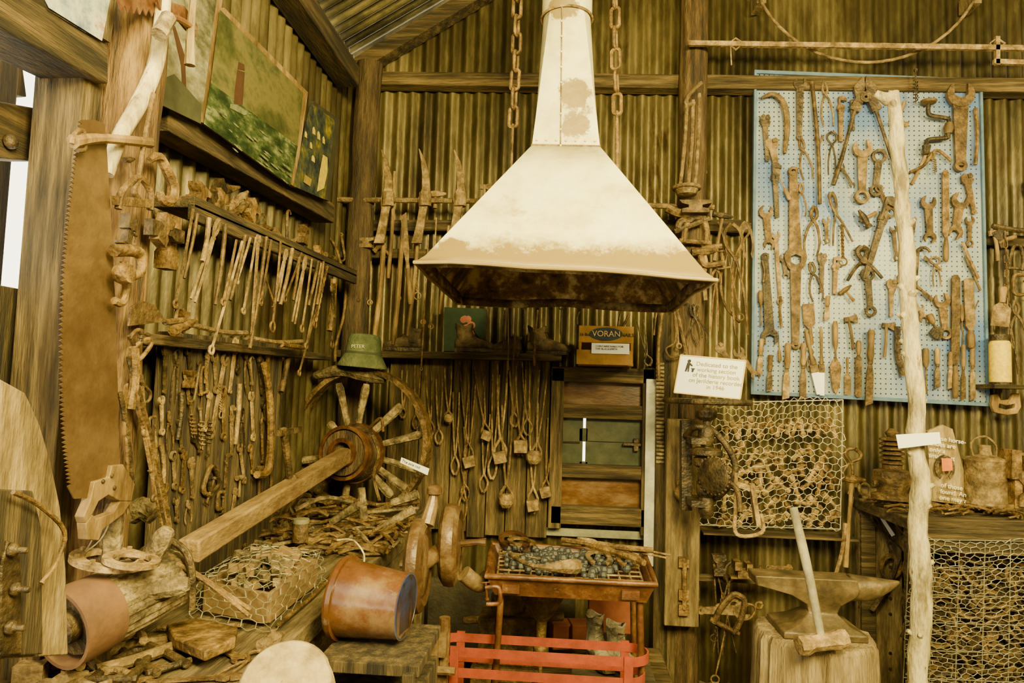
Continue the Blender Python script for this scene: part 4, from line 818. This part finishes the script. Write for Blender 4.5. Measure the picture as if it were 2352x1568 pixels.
b.M=Matrix(); b.obj('enamel_bucket',[mat('brown_enamel',[(.08,.035,.017),(.13,.062,.032),(.23,.15,.085)],5,rough=.22,metal=.0,bump=.08,var=0,spots=((.2,.16,.11),8,.62)),mat('blue_chipped_enamel',[(.03,.02,.012),(.05,.06,.11),(.07,.10,.26)],8,rough=.3,bump=.1,var=0)])

# wheel
YH=3.3; wc=P(832,1012,'Y',YH); wr=168*YH/FP
wm=Matrix.Translation(wc)@V((-.16,-1,.0)).to_track_quat('Z','Y').to_matrix().to_4x4()
b=B(wm); b.ann(0,0,wr,wr-.024,-.035,.04,56); wheel=b.obj('wagon_wheel',iron)
hub=P(800,1040,'Y',YH-.1)
b=B()
for u,v,w in((778,880,.03),(842,882,.03),(757,970,.03),(922,930,.034),(972,996,.03),(985,1085,.03),(900,1140,.034),(958,1140,.036),(790,1165,.028),(725,1130,.03),(690,1060,.028)):
    e_=P(u,v,'Y',YH-.02); a=hub.lerp(e_,.15)+V((0,.06,0)); m_=a.lerp(e_,.5); b.tube(wob([a,m_,e_],8,.004,u),[w*.55,w*.5,w*.5,w*.52,w*.55,w*.6,w*.65,w*.7,w*.5],8)
b.obj('spokes',driftw,parent=wheel)
b=B(Matrix.Translation(hub)@V((-.2,-1,.08)).to_track_quat('Z','Y').to_matrix().to_4x4())
b.lathe([(.09,-.16),(.13,-.12),(.14,-.05),(.12,0),(.105,.04),(.105,.055),(.06,.05),(.055,.03)],28); b.mi=1; b.ann(0,0,.128,.112,.0,.05,32); b.ann(0,0,.145,.12,-.09,-.05,32); b.ann(0,0,.07,.05,.04,.07,20)
b.obj('hub',[postm,redrust],parent=wheel)
b=B(); q=wob([P(u,v,'Y',YH-.02) for u,v in((722,862),(780,850),(830,862),(884,872))],14,.004); b.tube(q,[.02,.028,.03,.034]+[.036]*8+[.034,.03,.024],7,flat=.8)
b.obj('felloe_segment',driftw,parent=wheel)
b=B(); b.tube(wob([P(855,1000,'Y',3.12),P(870,1040,'Y',3.1),P(858,1090,'Y',3.12),P(872,1150,'Y',3.12)],14,0),.008,6); b.tube(wob([P(850,980,'Y',3.12),P(875,960,'Y',3.1),P(880,990,'Y',3.12)],10,0),.007,6); b.obj('hooked_rod',iron)
b=B(); a=P(795,1044,'Y',3.16); e_=P(432,1266,'Y',1.75); b.beam(e_,a,.06,.06,w2=.065,h2=.065); b.mi=1; b.tube([a,a+(a-e_).normalized()*.05],.03,12); b.obj('axle_shaft',[mat('axle_wood',[(.12,.072,.03),(.2,.13,.058),(.3,.21,.1)],6,st=(2,.7,2),rough=.7,bump=.5,var=0),iron],bevel=.006)
tag('spoke_tag',[(922,1050),(986,1076),(982,1091),(919,1062)],3.1,'The axle rod',.017)
hatc=P(832,838,'Y',YH-.03); k=YH/FP
b=B(Matrix.Translation(hatc)@Matrix.Rotation(.06,4,'Y')@Matrix.Scale(.85,4,V((0,1,0))))
b.lathe([(k*57,-.012),(k*58,-.006),(k*50,.025),(k*43,.052),(k*42,.058),(k*41,.09),(k*39,.125),(k*34,.146),(k*20,.152),(0,.153)],40)
b.mi=1; b.lathe([(k*43.2,.052),(k*42.6,.064)],40)
hat=b.obj('bucket_hat',[mat('green_canvas',[(.05,.065,.028),(.10,.115,.055),(.17,.17,.085)],9,rough=.95,bump=.6,bs=90,var=0),flatm('hat_band',(.05,.06,.03))],smooth=50)
text(hat,'PETER',hatc+V((-.002,-k*41*.85-.006,.078)),X,V((0,.1,1)),.024,flatm('hat_lettering',(.6,.6,.4)),align='CENTER')
# rod pile on bench end
b=B()
for i in range(120):
    u=random.uniform(560,930); w=random.uniform(1150,1270); 
    p=P(u,w,'Z',ZB+.02+max(0,(1270-w)/110*.10)*random.random()) 
    if p.y>3.5: p.y=3.5
    a=random.gauss(0.3,.6); L=random.uniform(.12,.28); d=V((math.cos(a),math.sin(a),random.uniform(-.05,.12)))
    q=[p-d*L*.5,p+V((0,0,random.uniform(-.01,.04))),p+d*L*.5+V((0,random.uniform(-.05,.05),0))]
    for x_ in q: x_.x=min(max(x_.x,XL+.06),XE+.03); x_.z=max(x_.z,ZB+.014)
    b.mi=random.choice([0,0,0,1]); b.tube(wob(q,7,0),random.uniform(.005,.012),6)
b.obj('rod_and_root_pile',[iron,driftw])
b=B()
for s in((900,1155,960,1135),(630,1190,640,1240),(830,1120,835,1190),(760,1200,840,1150),(560,1240,660,1205),(870,1215,950,1170)):
    p=P(s[0],s[1],'Y',2.9);q_=P(s[2],s[3],'Y',2.9); b.tube([p,q_],[.016,.02],8)
b.obj('broken_spoke_pieces',driftw)
b=B(Matrix.Translation(P(690,1225,'Y',2.6))); b.lathe([(.03,-.03),(.03,.04),(.026,.045)],18); b.mi=1; b.lathe([(.031,.04),(.031,.056),(0,.057)],18); b.obj('small_tin',[iron,wirem])
ptube('white_cord',[(775,1240),(810,1240),(835,1270),(835,1300)],'Y',2.3,.003,bleach)

# wire basket with wooden blocks
K=[P(432,1415,'Z',ZB+.01),P(620,1452,'Z',ZB+.01),P(752,1340,'Z',ZB+.01),P(575,1318,'Z',ZB+.01)]
for p in K: p.x=min(p.x,XE-.01)
b=B(); ctr=sum(K,V())/4; T=[p+V((0,0,.12)) for p in K]
T=[p+(ctr-p)*.12 for p in T]
for i in range(4): wire(b,quad(T[i],T[(i+1)%4],K[(i+1)%4],K[i]),12,6,.0012,.004)
wire(b,lambda s,t:quad(*T)(s,t)+V((0,0,.035*math.sin(math.pi*s)*math.sin(math.pi*t))),14,10,.0012,.004); b.obj('wire_basket',wirem)
b=B(); 
for i in range(4): a=K[i].lerp(ctr,.2);c=K[(i+1)%4].lerp(ctr,.2); b.beam(a+V((0,0,.045)),c+V((0,0,.045)),.012,.08)
for i in range(50):
    s,t=random.uniform(.15,.85),random.uniform(.15,.85); p=quad(*K)(s,t).lerp(ctr,.25)+V((0,0,random.uniform(.05,.125))); b.mi=random.choice([0,1,1]); b.box(p,(random.uniform(.04,.08),.022,.024),Matrix.Rotation(random.uniform(0,3.1),3,'Z')@Matrix.Rotation(random.uniform(-.4,.4),3,'Y'))
b.obj('wooden_block_pile',[flatm('block_wood',(.2,.13,.06)),driftw],bevel=.002)

# old timber hub log with iron band
a=P(185,1425,'Y',1.42); e_=P(405,1320,'Y',1.66)
b=B(); q=wob([a,a.lerp(e_,.5)+V((0,0,.005)),e_],10,.0); b.tube(q,[.062,.072,.076,.076,.074,.073,.073,.072,.07,.068,.06],22)
d=(e_-a).normalized(); s1=d.cross(V((0,0,1))).normalized(); s2=s1.cross(d)
for i in range(22):
    an=i*.2856; o_=s1*math.cos(an)+s2*math.sin(an); b.tube([q[2]+o_*.072,q[5]+o_*.071,q[9]+o_*.066],[.008,.011,.007],5)
M=Matrix.Translation(a)@(-d).to_track_quat('Z','Y').to_matrix().to_4x4(); b.M=M; b.mi=1
b.lathe([(.078,-.05),(.082,-.05),(.084,.045),(.076,.045),(.076,-.05)],36); b.mi=2; b.lathe([(.065,0),(.065,.02),(.035,.02),(.035,.045),(.028,.05)],16); b.mi=0; b.M=Matrix()
ym=(a.y+e_.y)/2
for u,v,u2,v2,y1,y2 in((255,1290,262,1155,ym,ym),(320,1360,432,1340,ym-.03,ym),(340,1290,385,1215,ym,ym)):
    p=P(u,v,'Y',y1); r_=P(u2,v2,'Y',y2); b.tube(wob([p,p.lerp(r_,.5),r_],8,.003),[.022,.024,.023,.024,.023,.024,.022,.019,.015],8)
b.obj('cart_hub',[driftw,flatm('hub_band_rust',(.14,.075,.04)),irond])
b=B(); p=P(400,1290,'Y',1.6); b.tube(wob([p,P(480,1340,'Y',1.62),P(570,1412,'Y',1.65)],10,0),.006,8); b.tube(wob([P(385,1275,'Y',1.6),P(470,1330,'Y',1.63),P(575,1400,'Y',1.66)],10,0),.006,8); b.obj('thin_iron_tongs',iron)
b=B(); c=P(255,1282,'Y',ym-.05); b.M=Matrix.Translation(c)@Matrix.Rotation(.15,4,'Y'); b.ann(0,0,.085,.055,-.008,.004,28,sy=.9); b.ann(.06,-.02,.06,.04,.008,.018,24,sy=.9)
for i in range(8): a2=i*math.pi/4; b.tube([(math.cos(a2)*.07,math.sin(a2)*.063,.0),(math.cos(a2)*.07,math.sin(a2)*.063,.012)],.006,6)
b.M=Matrix(); b.obj('iron_washer_rings',ironl)
ptube('bent_pipe',[(310,1280),(370,1240),(420,1260),(440,1310),(440,1400)],'Y',ym+.06,.009,irond)
ptube('twine',[(235,1185),(200,1260),(160,1290),(230,1240),(262,1170)],'Y',ym-.05,.0015,bleach,sm=24)
b=B(); b.tube(wob([P(300,1180,'Y',1.75),P(330,1165,'Y',1.75),P(358,1180,'Y',1.75)],6,.003),.03,8); b.obj('wood_offcut',driftw)
zz=ZB+.005
for s,m_ in (('shack 200 1540 420 1480 110',ironl),('shack 395 1545 270 1475 80',irond),('axe 390 1460 520 1490 70',ironl),('hammer 60 1550 200 1530 80',ironl),('gcl 170 1590 300 1545 80',ironl),('adj 330 1570 560 1555 36',iron),('block 60 1575 110 1525 60',ironl),('head 90 1605 200 1565 50',ironl),('rod 420 1440 560 1440 16',iron),('shoe 290 1570 360 1530 80',iron),('open 470 1470 560 1520 40',iron),('head 120 1500 190 1530 50',iron),
 ('big 300 1520 420 1465 50',iron),('hook 480 1440 540 1460 40',iron),('shack 250 1575 330 1500 90',irond),('pinc 500 1560 600 1500 40',iron),('iron 360 1450 540 1445 14',ironl),('still 220 1500 330 1475 44',ironl),('iron 640 1440 760 1330 10',iron),('head 600 1500 650 1470 40',ironl)): onz(s,zz,m_)
ptube('s_curved_iron',[(185,1530),(190,1490),(240,1475),(290,1460),(320,1452),(330,1470)],'Z',zz+.04,.010,ironl,sm=22)
poly('flat_iron_wedge',[(380,1458),(450,1440),(545,1462),(540,1490),(470,1520),(400,1490)],'Z',zz+.02,.025,iron,bevel=.004)
# round log slice
lc=P(655,1575,'Y',1.25); b=B(Matrix.Translation(lc)@V((.15,-.75,.65)).to_track_quat('Z','Y').to_matrix().to_4x4()); ns=40
rg=[[V((math.cos(2*math.pi*i/ns)*r_*(1+.05*noise.noise(V((i*.5,0,0)))),math.sin(2*math.pi*i/ns)*r_,z)) for i in range(ns)] for r_,z in((.083,-.16),(.085,-.008),(.08,0),(.04,.001))]; b.loft(rg); b.mi=1; b.lathe([(.007,0),(.007,.015)],12)
b.M=Matrix(); b.mi=2; b.box((lc.x+.03,1.45,.40),(.22,.22,.80)); b.obj('cut_log_on_stand',[mat('log_end_wood',[(.2,.14,.065),(.33,.25,.12),(.45,.35,.19)],18,rough=.85,bump=.6,var=0),ironl,timber])
b=B(); b.beam(P(760,1500,'Y',2.5),P(900,1480,'Y',2.9)+V((0,0,.05)),.3,.01,V((.3,0,1))); b.obj('cardboard_sheet',timber)

# ---------------- left wall: big saw
b=B(); ed=[(187,275),(172,380),(157,500),(147,620),(142,760),(143,900),(150,1020),(163,1120)]
L_=[];n=78
for i in range(n):
    t=i/n*(len(ed)-1);k_=int(t);f_=t-k_; u=ed[k_][0]*(1-f_)+ed[k_+1][0]*f_; v=ed[k_][1]*(1-f_)+ed[k_+1][1]*f_; L_+=[(u,v),(u-9,v+5)]
pts=[P(u,v,'L',.25) for u,v in L_+[(168,1145),(215,1142),(272,1100),(268,900),(262,700),(252,500),(243,350),(238,285),(215,275)]]
b.pex(pts,V((1,0,0)),.003); sawo=b.obj('crosscut_saw',mat('brown_saw_steel',[(.07,.042,.02),(.11,.068,.034),(.17,.11,.055)],4,rough=.4,metal=.35,bump=.15,var=0,spots=((.2,.135,.07),6,.66)),smooth=20)
b=B(); f=lambda L:[P(u,v,'L',.24) for u,v in L]
b.pex(f([(195,1105),(230,1095),(235,1068),(262,1065),(290,1110),(282,1150),(255,1150),(228,1135),(205,1150),(190,1180),(175,1200),(170,1185),(185,1150)]),V((1,0,0)),.022)
b.pex(f([(255,1150),(282,1150),(262,1180),(215,1215),(205,1240),(178,1238),(175,1200),(190,1180),(200,1190),(240,1175)]),V((1,0,0)),.022); b.mi=1
for u,v in((236,1105),(256,1092),(262,1120)): b.lathe([(.006,0),(.004,.004)],8,Matrix.Translation(P(u,v,'L',.262))@Matrix.Rotation(math.pi/2,4,'Y'))
b.obj('handle',[wood,irond],parent=sawo,bevel=.005)
ptube('saw_top_grip',[(168,325),(235,318),(345,328)],'L',.27,[.014,.010,.013],wood)
ptube('saw_grip_collar',[(165,330),(170,310),(190,300),(195,340),(178,345)],'L',.27,.005,iron)
ptube('scythe_handle',[(378,-60),(374,40),(356,150),(316,245),(272,320),(248,400)],'L',[.25,.25,.24,.24,.24,.24],[.016,.018,.019,.019,.017,.013],bleach,sm=30,amp=.003,n=12)
ptube('scythe_grip',[(445,-10),(438,70),(436,150)],'L',.28,[.009,.010,.014],pale); ptube('grip_bracket',[(372,60),(400,40),(445,65)],'L',.28,.008,redrust); ptube('scythe_peg',[(365,80),(388,40)],'L',.3,.018,driftw)
b=B(); zg=[]
for i in range(7): zg+=[(270+i*14,10+i*2),(277+i*14,28+i*2)]
b.pex([P(u,v,'L',.235) for u,v in [(262,-25),(380,-30),(378,20)]+zg[::-1]],V((1,0,0)),.003); b.pex([P(u,v,'L',.25) for u,v in((355,-5),(420,15),(450,60),(445,85),(425,70),(400,40),(365,25))],V((1,0,0)),.006); b.obj('small_saw_blade',redrust)
# paintings
def painting(name,pts,off,polys,frame=None):
    q=[P(u,v,'L',off) for u,v in pts]; b=B(); b.pex(q,V((1,0,0)),.018); ms=[frame or wood]
    for j,(pp_,m_) in enumerate(polys):
        ms.append(m_); b.mi=len(ms)-1; b.pex([P(u,v,'L',off+.0185+.0005*j) for u,v in pp_],V((1,0,0)),.0005)
    return b.obj(name,ms)
skyp=mat('painted_stormy_sky',[(.022,.03,.012),(.06,.062,.024),(.14,.12,.05),(.05,.058,.027)],2.5,st=(1,1,1.6),rough=.5,bump=.1,var=0)
seap=mat('painted_green_sea',[(.007,.016,.006),(.02,.035,.013),(.065,.085,.035),(.22,.22,.12)],8,st=(1,1,2.5),rough=.5,bump=.2,var=0,detail=9)
towp=flatm('painted_tower_brown',(.05,.022,.01)); foam=mat('painted_foam',[(.05,.07,.03),(.22,.22,.12)],40,rough=.6,bump=0,var=0)
fl_=[]
random.seed(3)
for i in range(26):
    s=random.random(); u=490+s*175+random.uniform(-5,5); v=210+s*130+random.uniform(5,95); w=random.uniform(8,22)
    fl_.append(([(u,v),(u+w*.5,v+w*.25),(u+w,v+w*.75),(u+w*.9,v+w*.85),(u+w*.4,v+w*.45)],foam))
painting('lighthouse_painting',[(503,18),(698,212),(668,430),(466,286)],.12,[([(505,22),(696,213),(684,335),(484,190)],skyp),([(484,190),(684,335),(667,426),(468,284)],seap),([(545,160),(562,166),(557,240),(536,246),(540,200)],towp),([(548,142),(561,148),(562,162),(546,158)],towp),
 ([(528,238),(545,240),(562,252),(578,262),(560,264),(528,248)],foam)]+fl_,wood)
greyp=mat('painted_grey_landscape',[(.025,.025,.015),(.09,.085,.05),(.22,.2,.13),(.4,.38,.27)],5,st=(1,1,1.6),rough=.5,bump=.1,var=0,detail=9)
painting('grey_landscape_painting',[(385,-80),(500,-10),(462,286),(348,232)],.11,[([(387,-78),(498,-8),(461,284),(350,231)],greyp),([(395,60),(402,60),(425,130),(430,265),(422,260),(415,150)],towp),([(350,190),(400,170),(462,240),(461,284),(350,231)],flatm('painted_dark_ground',(.05,.05,.025)))],wood)
nightp=mat('painted_night',[(.008,.012,.02),(.03,.04,.035),(.09,.085,.03),(.3,.22,.04)],9,rough=.5,bump=.1,var=0); yel=flatm('painted_yellow',(.5,.38,.06),sc=60)
def archp(u,v,w,h): return ([(u,v+h),(u,v+h*.3),(u+w*.25,v+w*.2),(u+w*.6,v+w*.35),(u+w,v+h*.3+w*.7),(u+w,v+h+w*.7)],yel)
painting('night_street_painting',[(712,232),(772,275),(748,462),(670,428)],.12,[([(713,236),(770,277),(746,458),(673,427)],nightp)]+[archp(*s) for s in((718,290,6,16),(729,300,6,18),(741,312,5,16),(712,325,5,14),(716,355,7,14),(700,300,5,14))]+[([(742,355),(752,362),(752,395),(744,432),(728,440),(733,405),(738,375)],yel),([(700,400),(716,412),(712,428),(697,418)],flatm('painted_ochre',(.28,.19,.04)))],flatm('dark_frame',(.03,.025,.012)))
bluep=mat('painted_blue_red',[(.03,.035,.12),(.2,.24,.3),(.5,.5,.42),(.2,.03,.02)],6,rough=.5,bump=.1,var=0)
painting('abstract_painting',[(70,-60),(262,-40),(236,98),(110,20)],.16,[([(72,-58),(260,-38),(234,94),(112,18)],bluep)],timber)

random.seed(11)
a=P(398,462,'L',.1);c=P(792,628,'L',.1); b=B(); b.beam(a,c,.13,.035); b.beam(a+V((.055,0,-.03)),c+V((.055,0,-.03)),.02,.05); b.obj('tool_rack_shelf',timberl,bevel=.003)
a=P(285,775,'L',.07);c=P(738,820,'L',.07); b=B(); b.beam(a,c,.1,.03); b.obj('lower_rack_shelf',timberl,bevel=.003)
for s in '''rod 398 706 440 480 18;tongs 440 690 500 505 24;iron 490 700 514 515 9;rod 508 700 540 550 16;rod 480 812 553 555 20;big 575 775 592 540 20;iron 570 800 608 545 8;rod 622 762 642 555 26;iron 640 700 668 570 8;rod 650 692 690 580 16;tongs 672 742 700 590 20;rod 690 762 714 595 18;iron 705 702 727 600 7;twist 715 772 748 610 8;rod 683 862 750 612 14;rod 595 700 620 550 16;iron 525 690 560 540 8;iron 670 690 684 590 7;rod 555 720 585 545 14;iron 460 600 475 500 10;tongs 632 690 655 575 18;hook 608 640 628 700 16;rod 700 800 735 605 14;iron 725 700 740 600 6;iron 420 640 450 490 7;rod 540 650 572 545 12'''.split(';'): tool(s,'L',.17,random.choice([iron,iron,ironl]))
for s in '''head 420 462 470 440 22;block 435 470 445 430 44;block 480 490 492 445 40;head 500 500 560 470 26;hammer 560 520 520 470 50;block 555 500 570 470 34;gcl 540 515 560 480 40;head 575 520 620 525 20;hook 655 555 655 480 26;block 620 550 625 530 24;hammer 690 575 700 525 30;block 720 590 724 570 22;head 740 585 770 600 18;adj 650 560 690 545 16;shoe 590 520 610 495 30;head 480 440 540 430 26;block 685 560 688 520 26;block 460 470 500 425 30;head 525 470 560 440 24'''.split(';'): tool(s,'L',.12)
# far left cluster
b=B(); b.tube([P(352,215,'L',.26),P(330,330,'L',.27),P(318,412,'L',.27)],.006,8); b.tube(wob([P(272,480,'L',.27),P(280,440,'L',.27),P(318,408,'L',.27),P(345,440,'L',.27),P(345,482,'L',.27)],20,0),.008,8); b.beam(P(262,460,'L',.27),P(345,468,'L',.27),.012,.02); b.tube(wob([P(318,412,'L',.27),P(308,440,'L',.27),P(322,462,'L',.27)],8,0),.007,8); b.obj('forked_hanger_iron',iron)
ptube('large_iron_hook',[(342,368),(365,360),(385,395),(398,430),(392,460),(372,458),(368,440)],'L',.26,[.008,.013,.015,.014,.008],iron,sm=24)
tool('block 366 618 372 495 46','L',.2,iron); tool('block 350 558 372 500 34','L',.24,iron); tool('block 405 545 330 520 30','L',.24,irond)
b=B(); b.tube(wob([P(262,575,'L',.28),P(318,580,'L',.28),P(322,625,'L',.28),P(285,640,'L',.28)],14,0),rint([.014,.014,.011,.008],14),10); b.tube(wob([P(285,600,'L',.28),P(290,660,'L',.28),P(280,695,'L',.28),P(262,690,'L',.28)],12,0),.009,8); b.lathe([(.02,-.01),(.024,0),(.02,.02)],16,Matrix.Translation(P(280,628,'L',.29))@Matrix.Rotation(math.pi/2,4,'Y')); b.obj('breast_drill',iron)
tool('vice 275 560 285 495 36','L',.25,irond); tool('hammer 300 420 290 360 40','L',.24,irond); tool('gcl 330 760 325 790 40','L',.25)
b=B(); b.pex([P(u,v,'L',.25) for u,v in((292,748),(297,705),(320,690),(350,700),(378,738))],V((1,0,0)),.006); b.tube([P(378,740,'L',.25),P(420,735,'L',.25)],.008,6); b.obj('shovel_blade',iron)
for s in '''head 385 760 440 735 30;iron 430 745 560 765 12;gcl 405 760 412 700 36;block 410 750 412 715 26;iron 560 775 690 785 10;head 640 790 700 800 16'''.split(';'): tool(s,'L',.16)
for s in '''shack 300 820 345 780 40;iron 290 940 298 800 20;iron 385 1215 300 860 13;iron 372 1190 290 820 8;tongs 375 1210 310 900 24;hook 340 1000 350 1080 26;iron 300 1120 270 900 11;rod 330 1000 320 860 18;shack 300 790 320 760 40;hook 300 860 345 905 32;gcl 350 1050 345 940 30;chisel 280 1000 285 880 18;rod 350 1150 340 1000 16;iron 290 1180 282 940 8'''.split(';'): tool(s,'L',.25,random.choice([iron,irond,iron]))
b=B(); us=[360,405,450,500,550,595,636]
for u,u2 in zip(us[:-1],us[1:]):
    vt=760+(u-360)*.1; q=[P(u+1,vt,'L',.05),P(u2-1,vt+4,'L',.05)]; zt_=q[0].z; y1,y2=q[0].y,q[1].y; zb_=ZB+.02; b.box((XL+.065,(y1+y2)/2,(zt_+zb_)/2),(.03,y2-y1-.004,zt_-zb_))
b.obj('plank_tool_board',timber,bevel=.003)
for s in '''adj 375 905 378 785 28;pinc 395 922 405 800 28;comb 440 905 430 795 26;hook 455 835 440 925 26;auger 428 920 440 1005 16;auger 452 930 458 1032 16;comb 495 905 490 810 26;open 482 1005 516 815 30;ring 512 1012 510 885 26;adj 525 905 540 775 28;still 530 1045 530 930 28;pliers 570 900 560 795 28;still 600 905 590 795 32;big 622 1115 612 800 28;open 580 1012 575 900 24;ring 400 1125 395 1035 24;open 415 1132 422 1035 24;pliers 388 1035 385 945 24;gcl 462 1150 490 1060 46;shack 490 1125 478 1070 46;iron 402 1010 412 900 12;comb 370 1000 368 910 22;adj 440 1145 436 1050 26;pinc 556 1040 553 935 24;open 560 1110 548 1020 22;hammer 545 1140 548 1090 36;hammer 590 1180 590 1070 46;still 515 1120 520 1040 24;hook 600 1060 596 960 22;ring 618 1010 602 920 20;auger 470 1050 475 960 14;adj 432 930 425 850 22;shack 465 905 462 840 32;iron 535 1020 545 880 10;twist 505 960 500 880 8;open 380 1180 376 1110 24;comb 405 1200 402 1140 22;pliers 430 1200 428 1150 24;ring 460 1040 440 1000 20;iron 640 900 655 820 12;block 425 890 428 850 26;iron 372 1110 366 1020 9;hook 575 880 570 820 22;ring 545 860 548 790 24;open 468 990 480 900 20;gcl 500 1180 505 1120 36;adj 530 1180 540 1120 24;still 470 880 474 800 26;comb 415 1040 410 960 20;ring 580 1090 572 1020 20;adj 608 900 604 830 20'''.split(';'): tool(s,'L',.085,random.choice([iron,ironl,ironl,irond]))
ptube('long_bent_lever',[(605,835),(618,900),(622,1000),(615,1080),(590,1090)],'L',.12,[.01,.014,.016,.014],iron)
ptube('screw_jack_rod',[(650,985),(660,1050),(668,1130)],'L',.25,.014,irond)
b=B(); b.beam(P(640,995,'L',.25),P(690,985,'L',.25),.02,.02); b.lathe([(.02,0),(.03,.02),(.03,.035),(.016,.05)],12,Matrix.Translation(P(668,1120,'L',.25))); b.obj('jack_head',irond)
tool('rod 760 800 765 640 20','L',.2);tool('iron 750 760 760 640 14','L',.2); tool('adj 765 730 762 650 30','L',.22,irond)
ptube('curved_thin_rod',[(30,1130),(90,1160),(148,1220),(130,1290),(95,1340)],'L',.4,.004,iron)

# ---------------- light
w=bpy.data.worlds.new('world'); bpy.context.scene.world=w; w.use_nodes=True; bg=w.node_tree.nodes['Background']; bg.inputs[0].default_value=(1,.92,.62,1); bg.inputs[1].default_value=6
def area(name,loc,tgt,size,pw,col):
    ld=bpy.data.lights.new(name,'AREA'); ld.energy=pw; ld.size=size; ld.color=col; o=bpy.data.objects.new(name,ld); bpy.context.collection.objects.link(o); o.location=loc; o.rotation_euler=(V(tgt)-V(loc)).to_track_quat('-Z','Y').to_euler()
LC=(1,.84,.31)  # area lights below are added fill for room and hood, no actual lamps
area('fill_light',(.9,-.3,2.8),(.5,3.2,1.3),.8,290,LC)
area('fill_light',(2.7,.8,2.9),(1.3,3.8,1.0),.5,120,LC)
area('fill_light',(-.1,.2,2.9),(-1.0,2.9,1.1),.5,80,LC)
area('fill_light',(.2,.9,2.6),(.5,2.3,2.2),.5,30,LC)
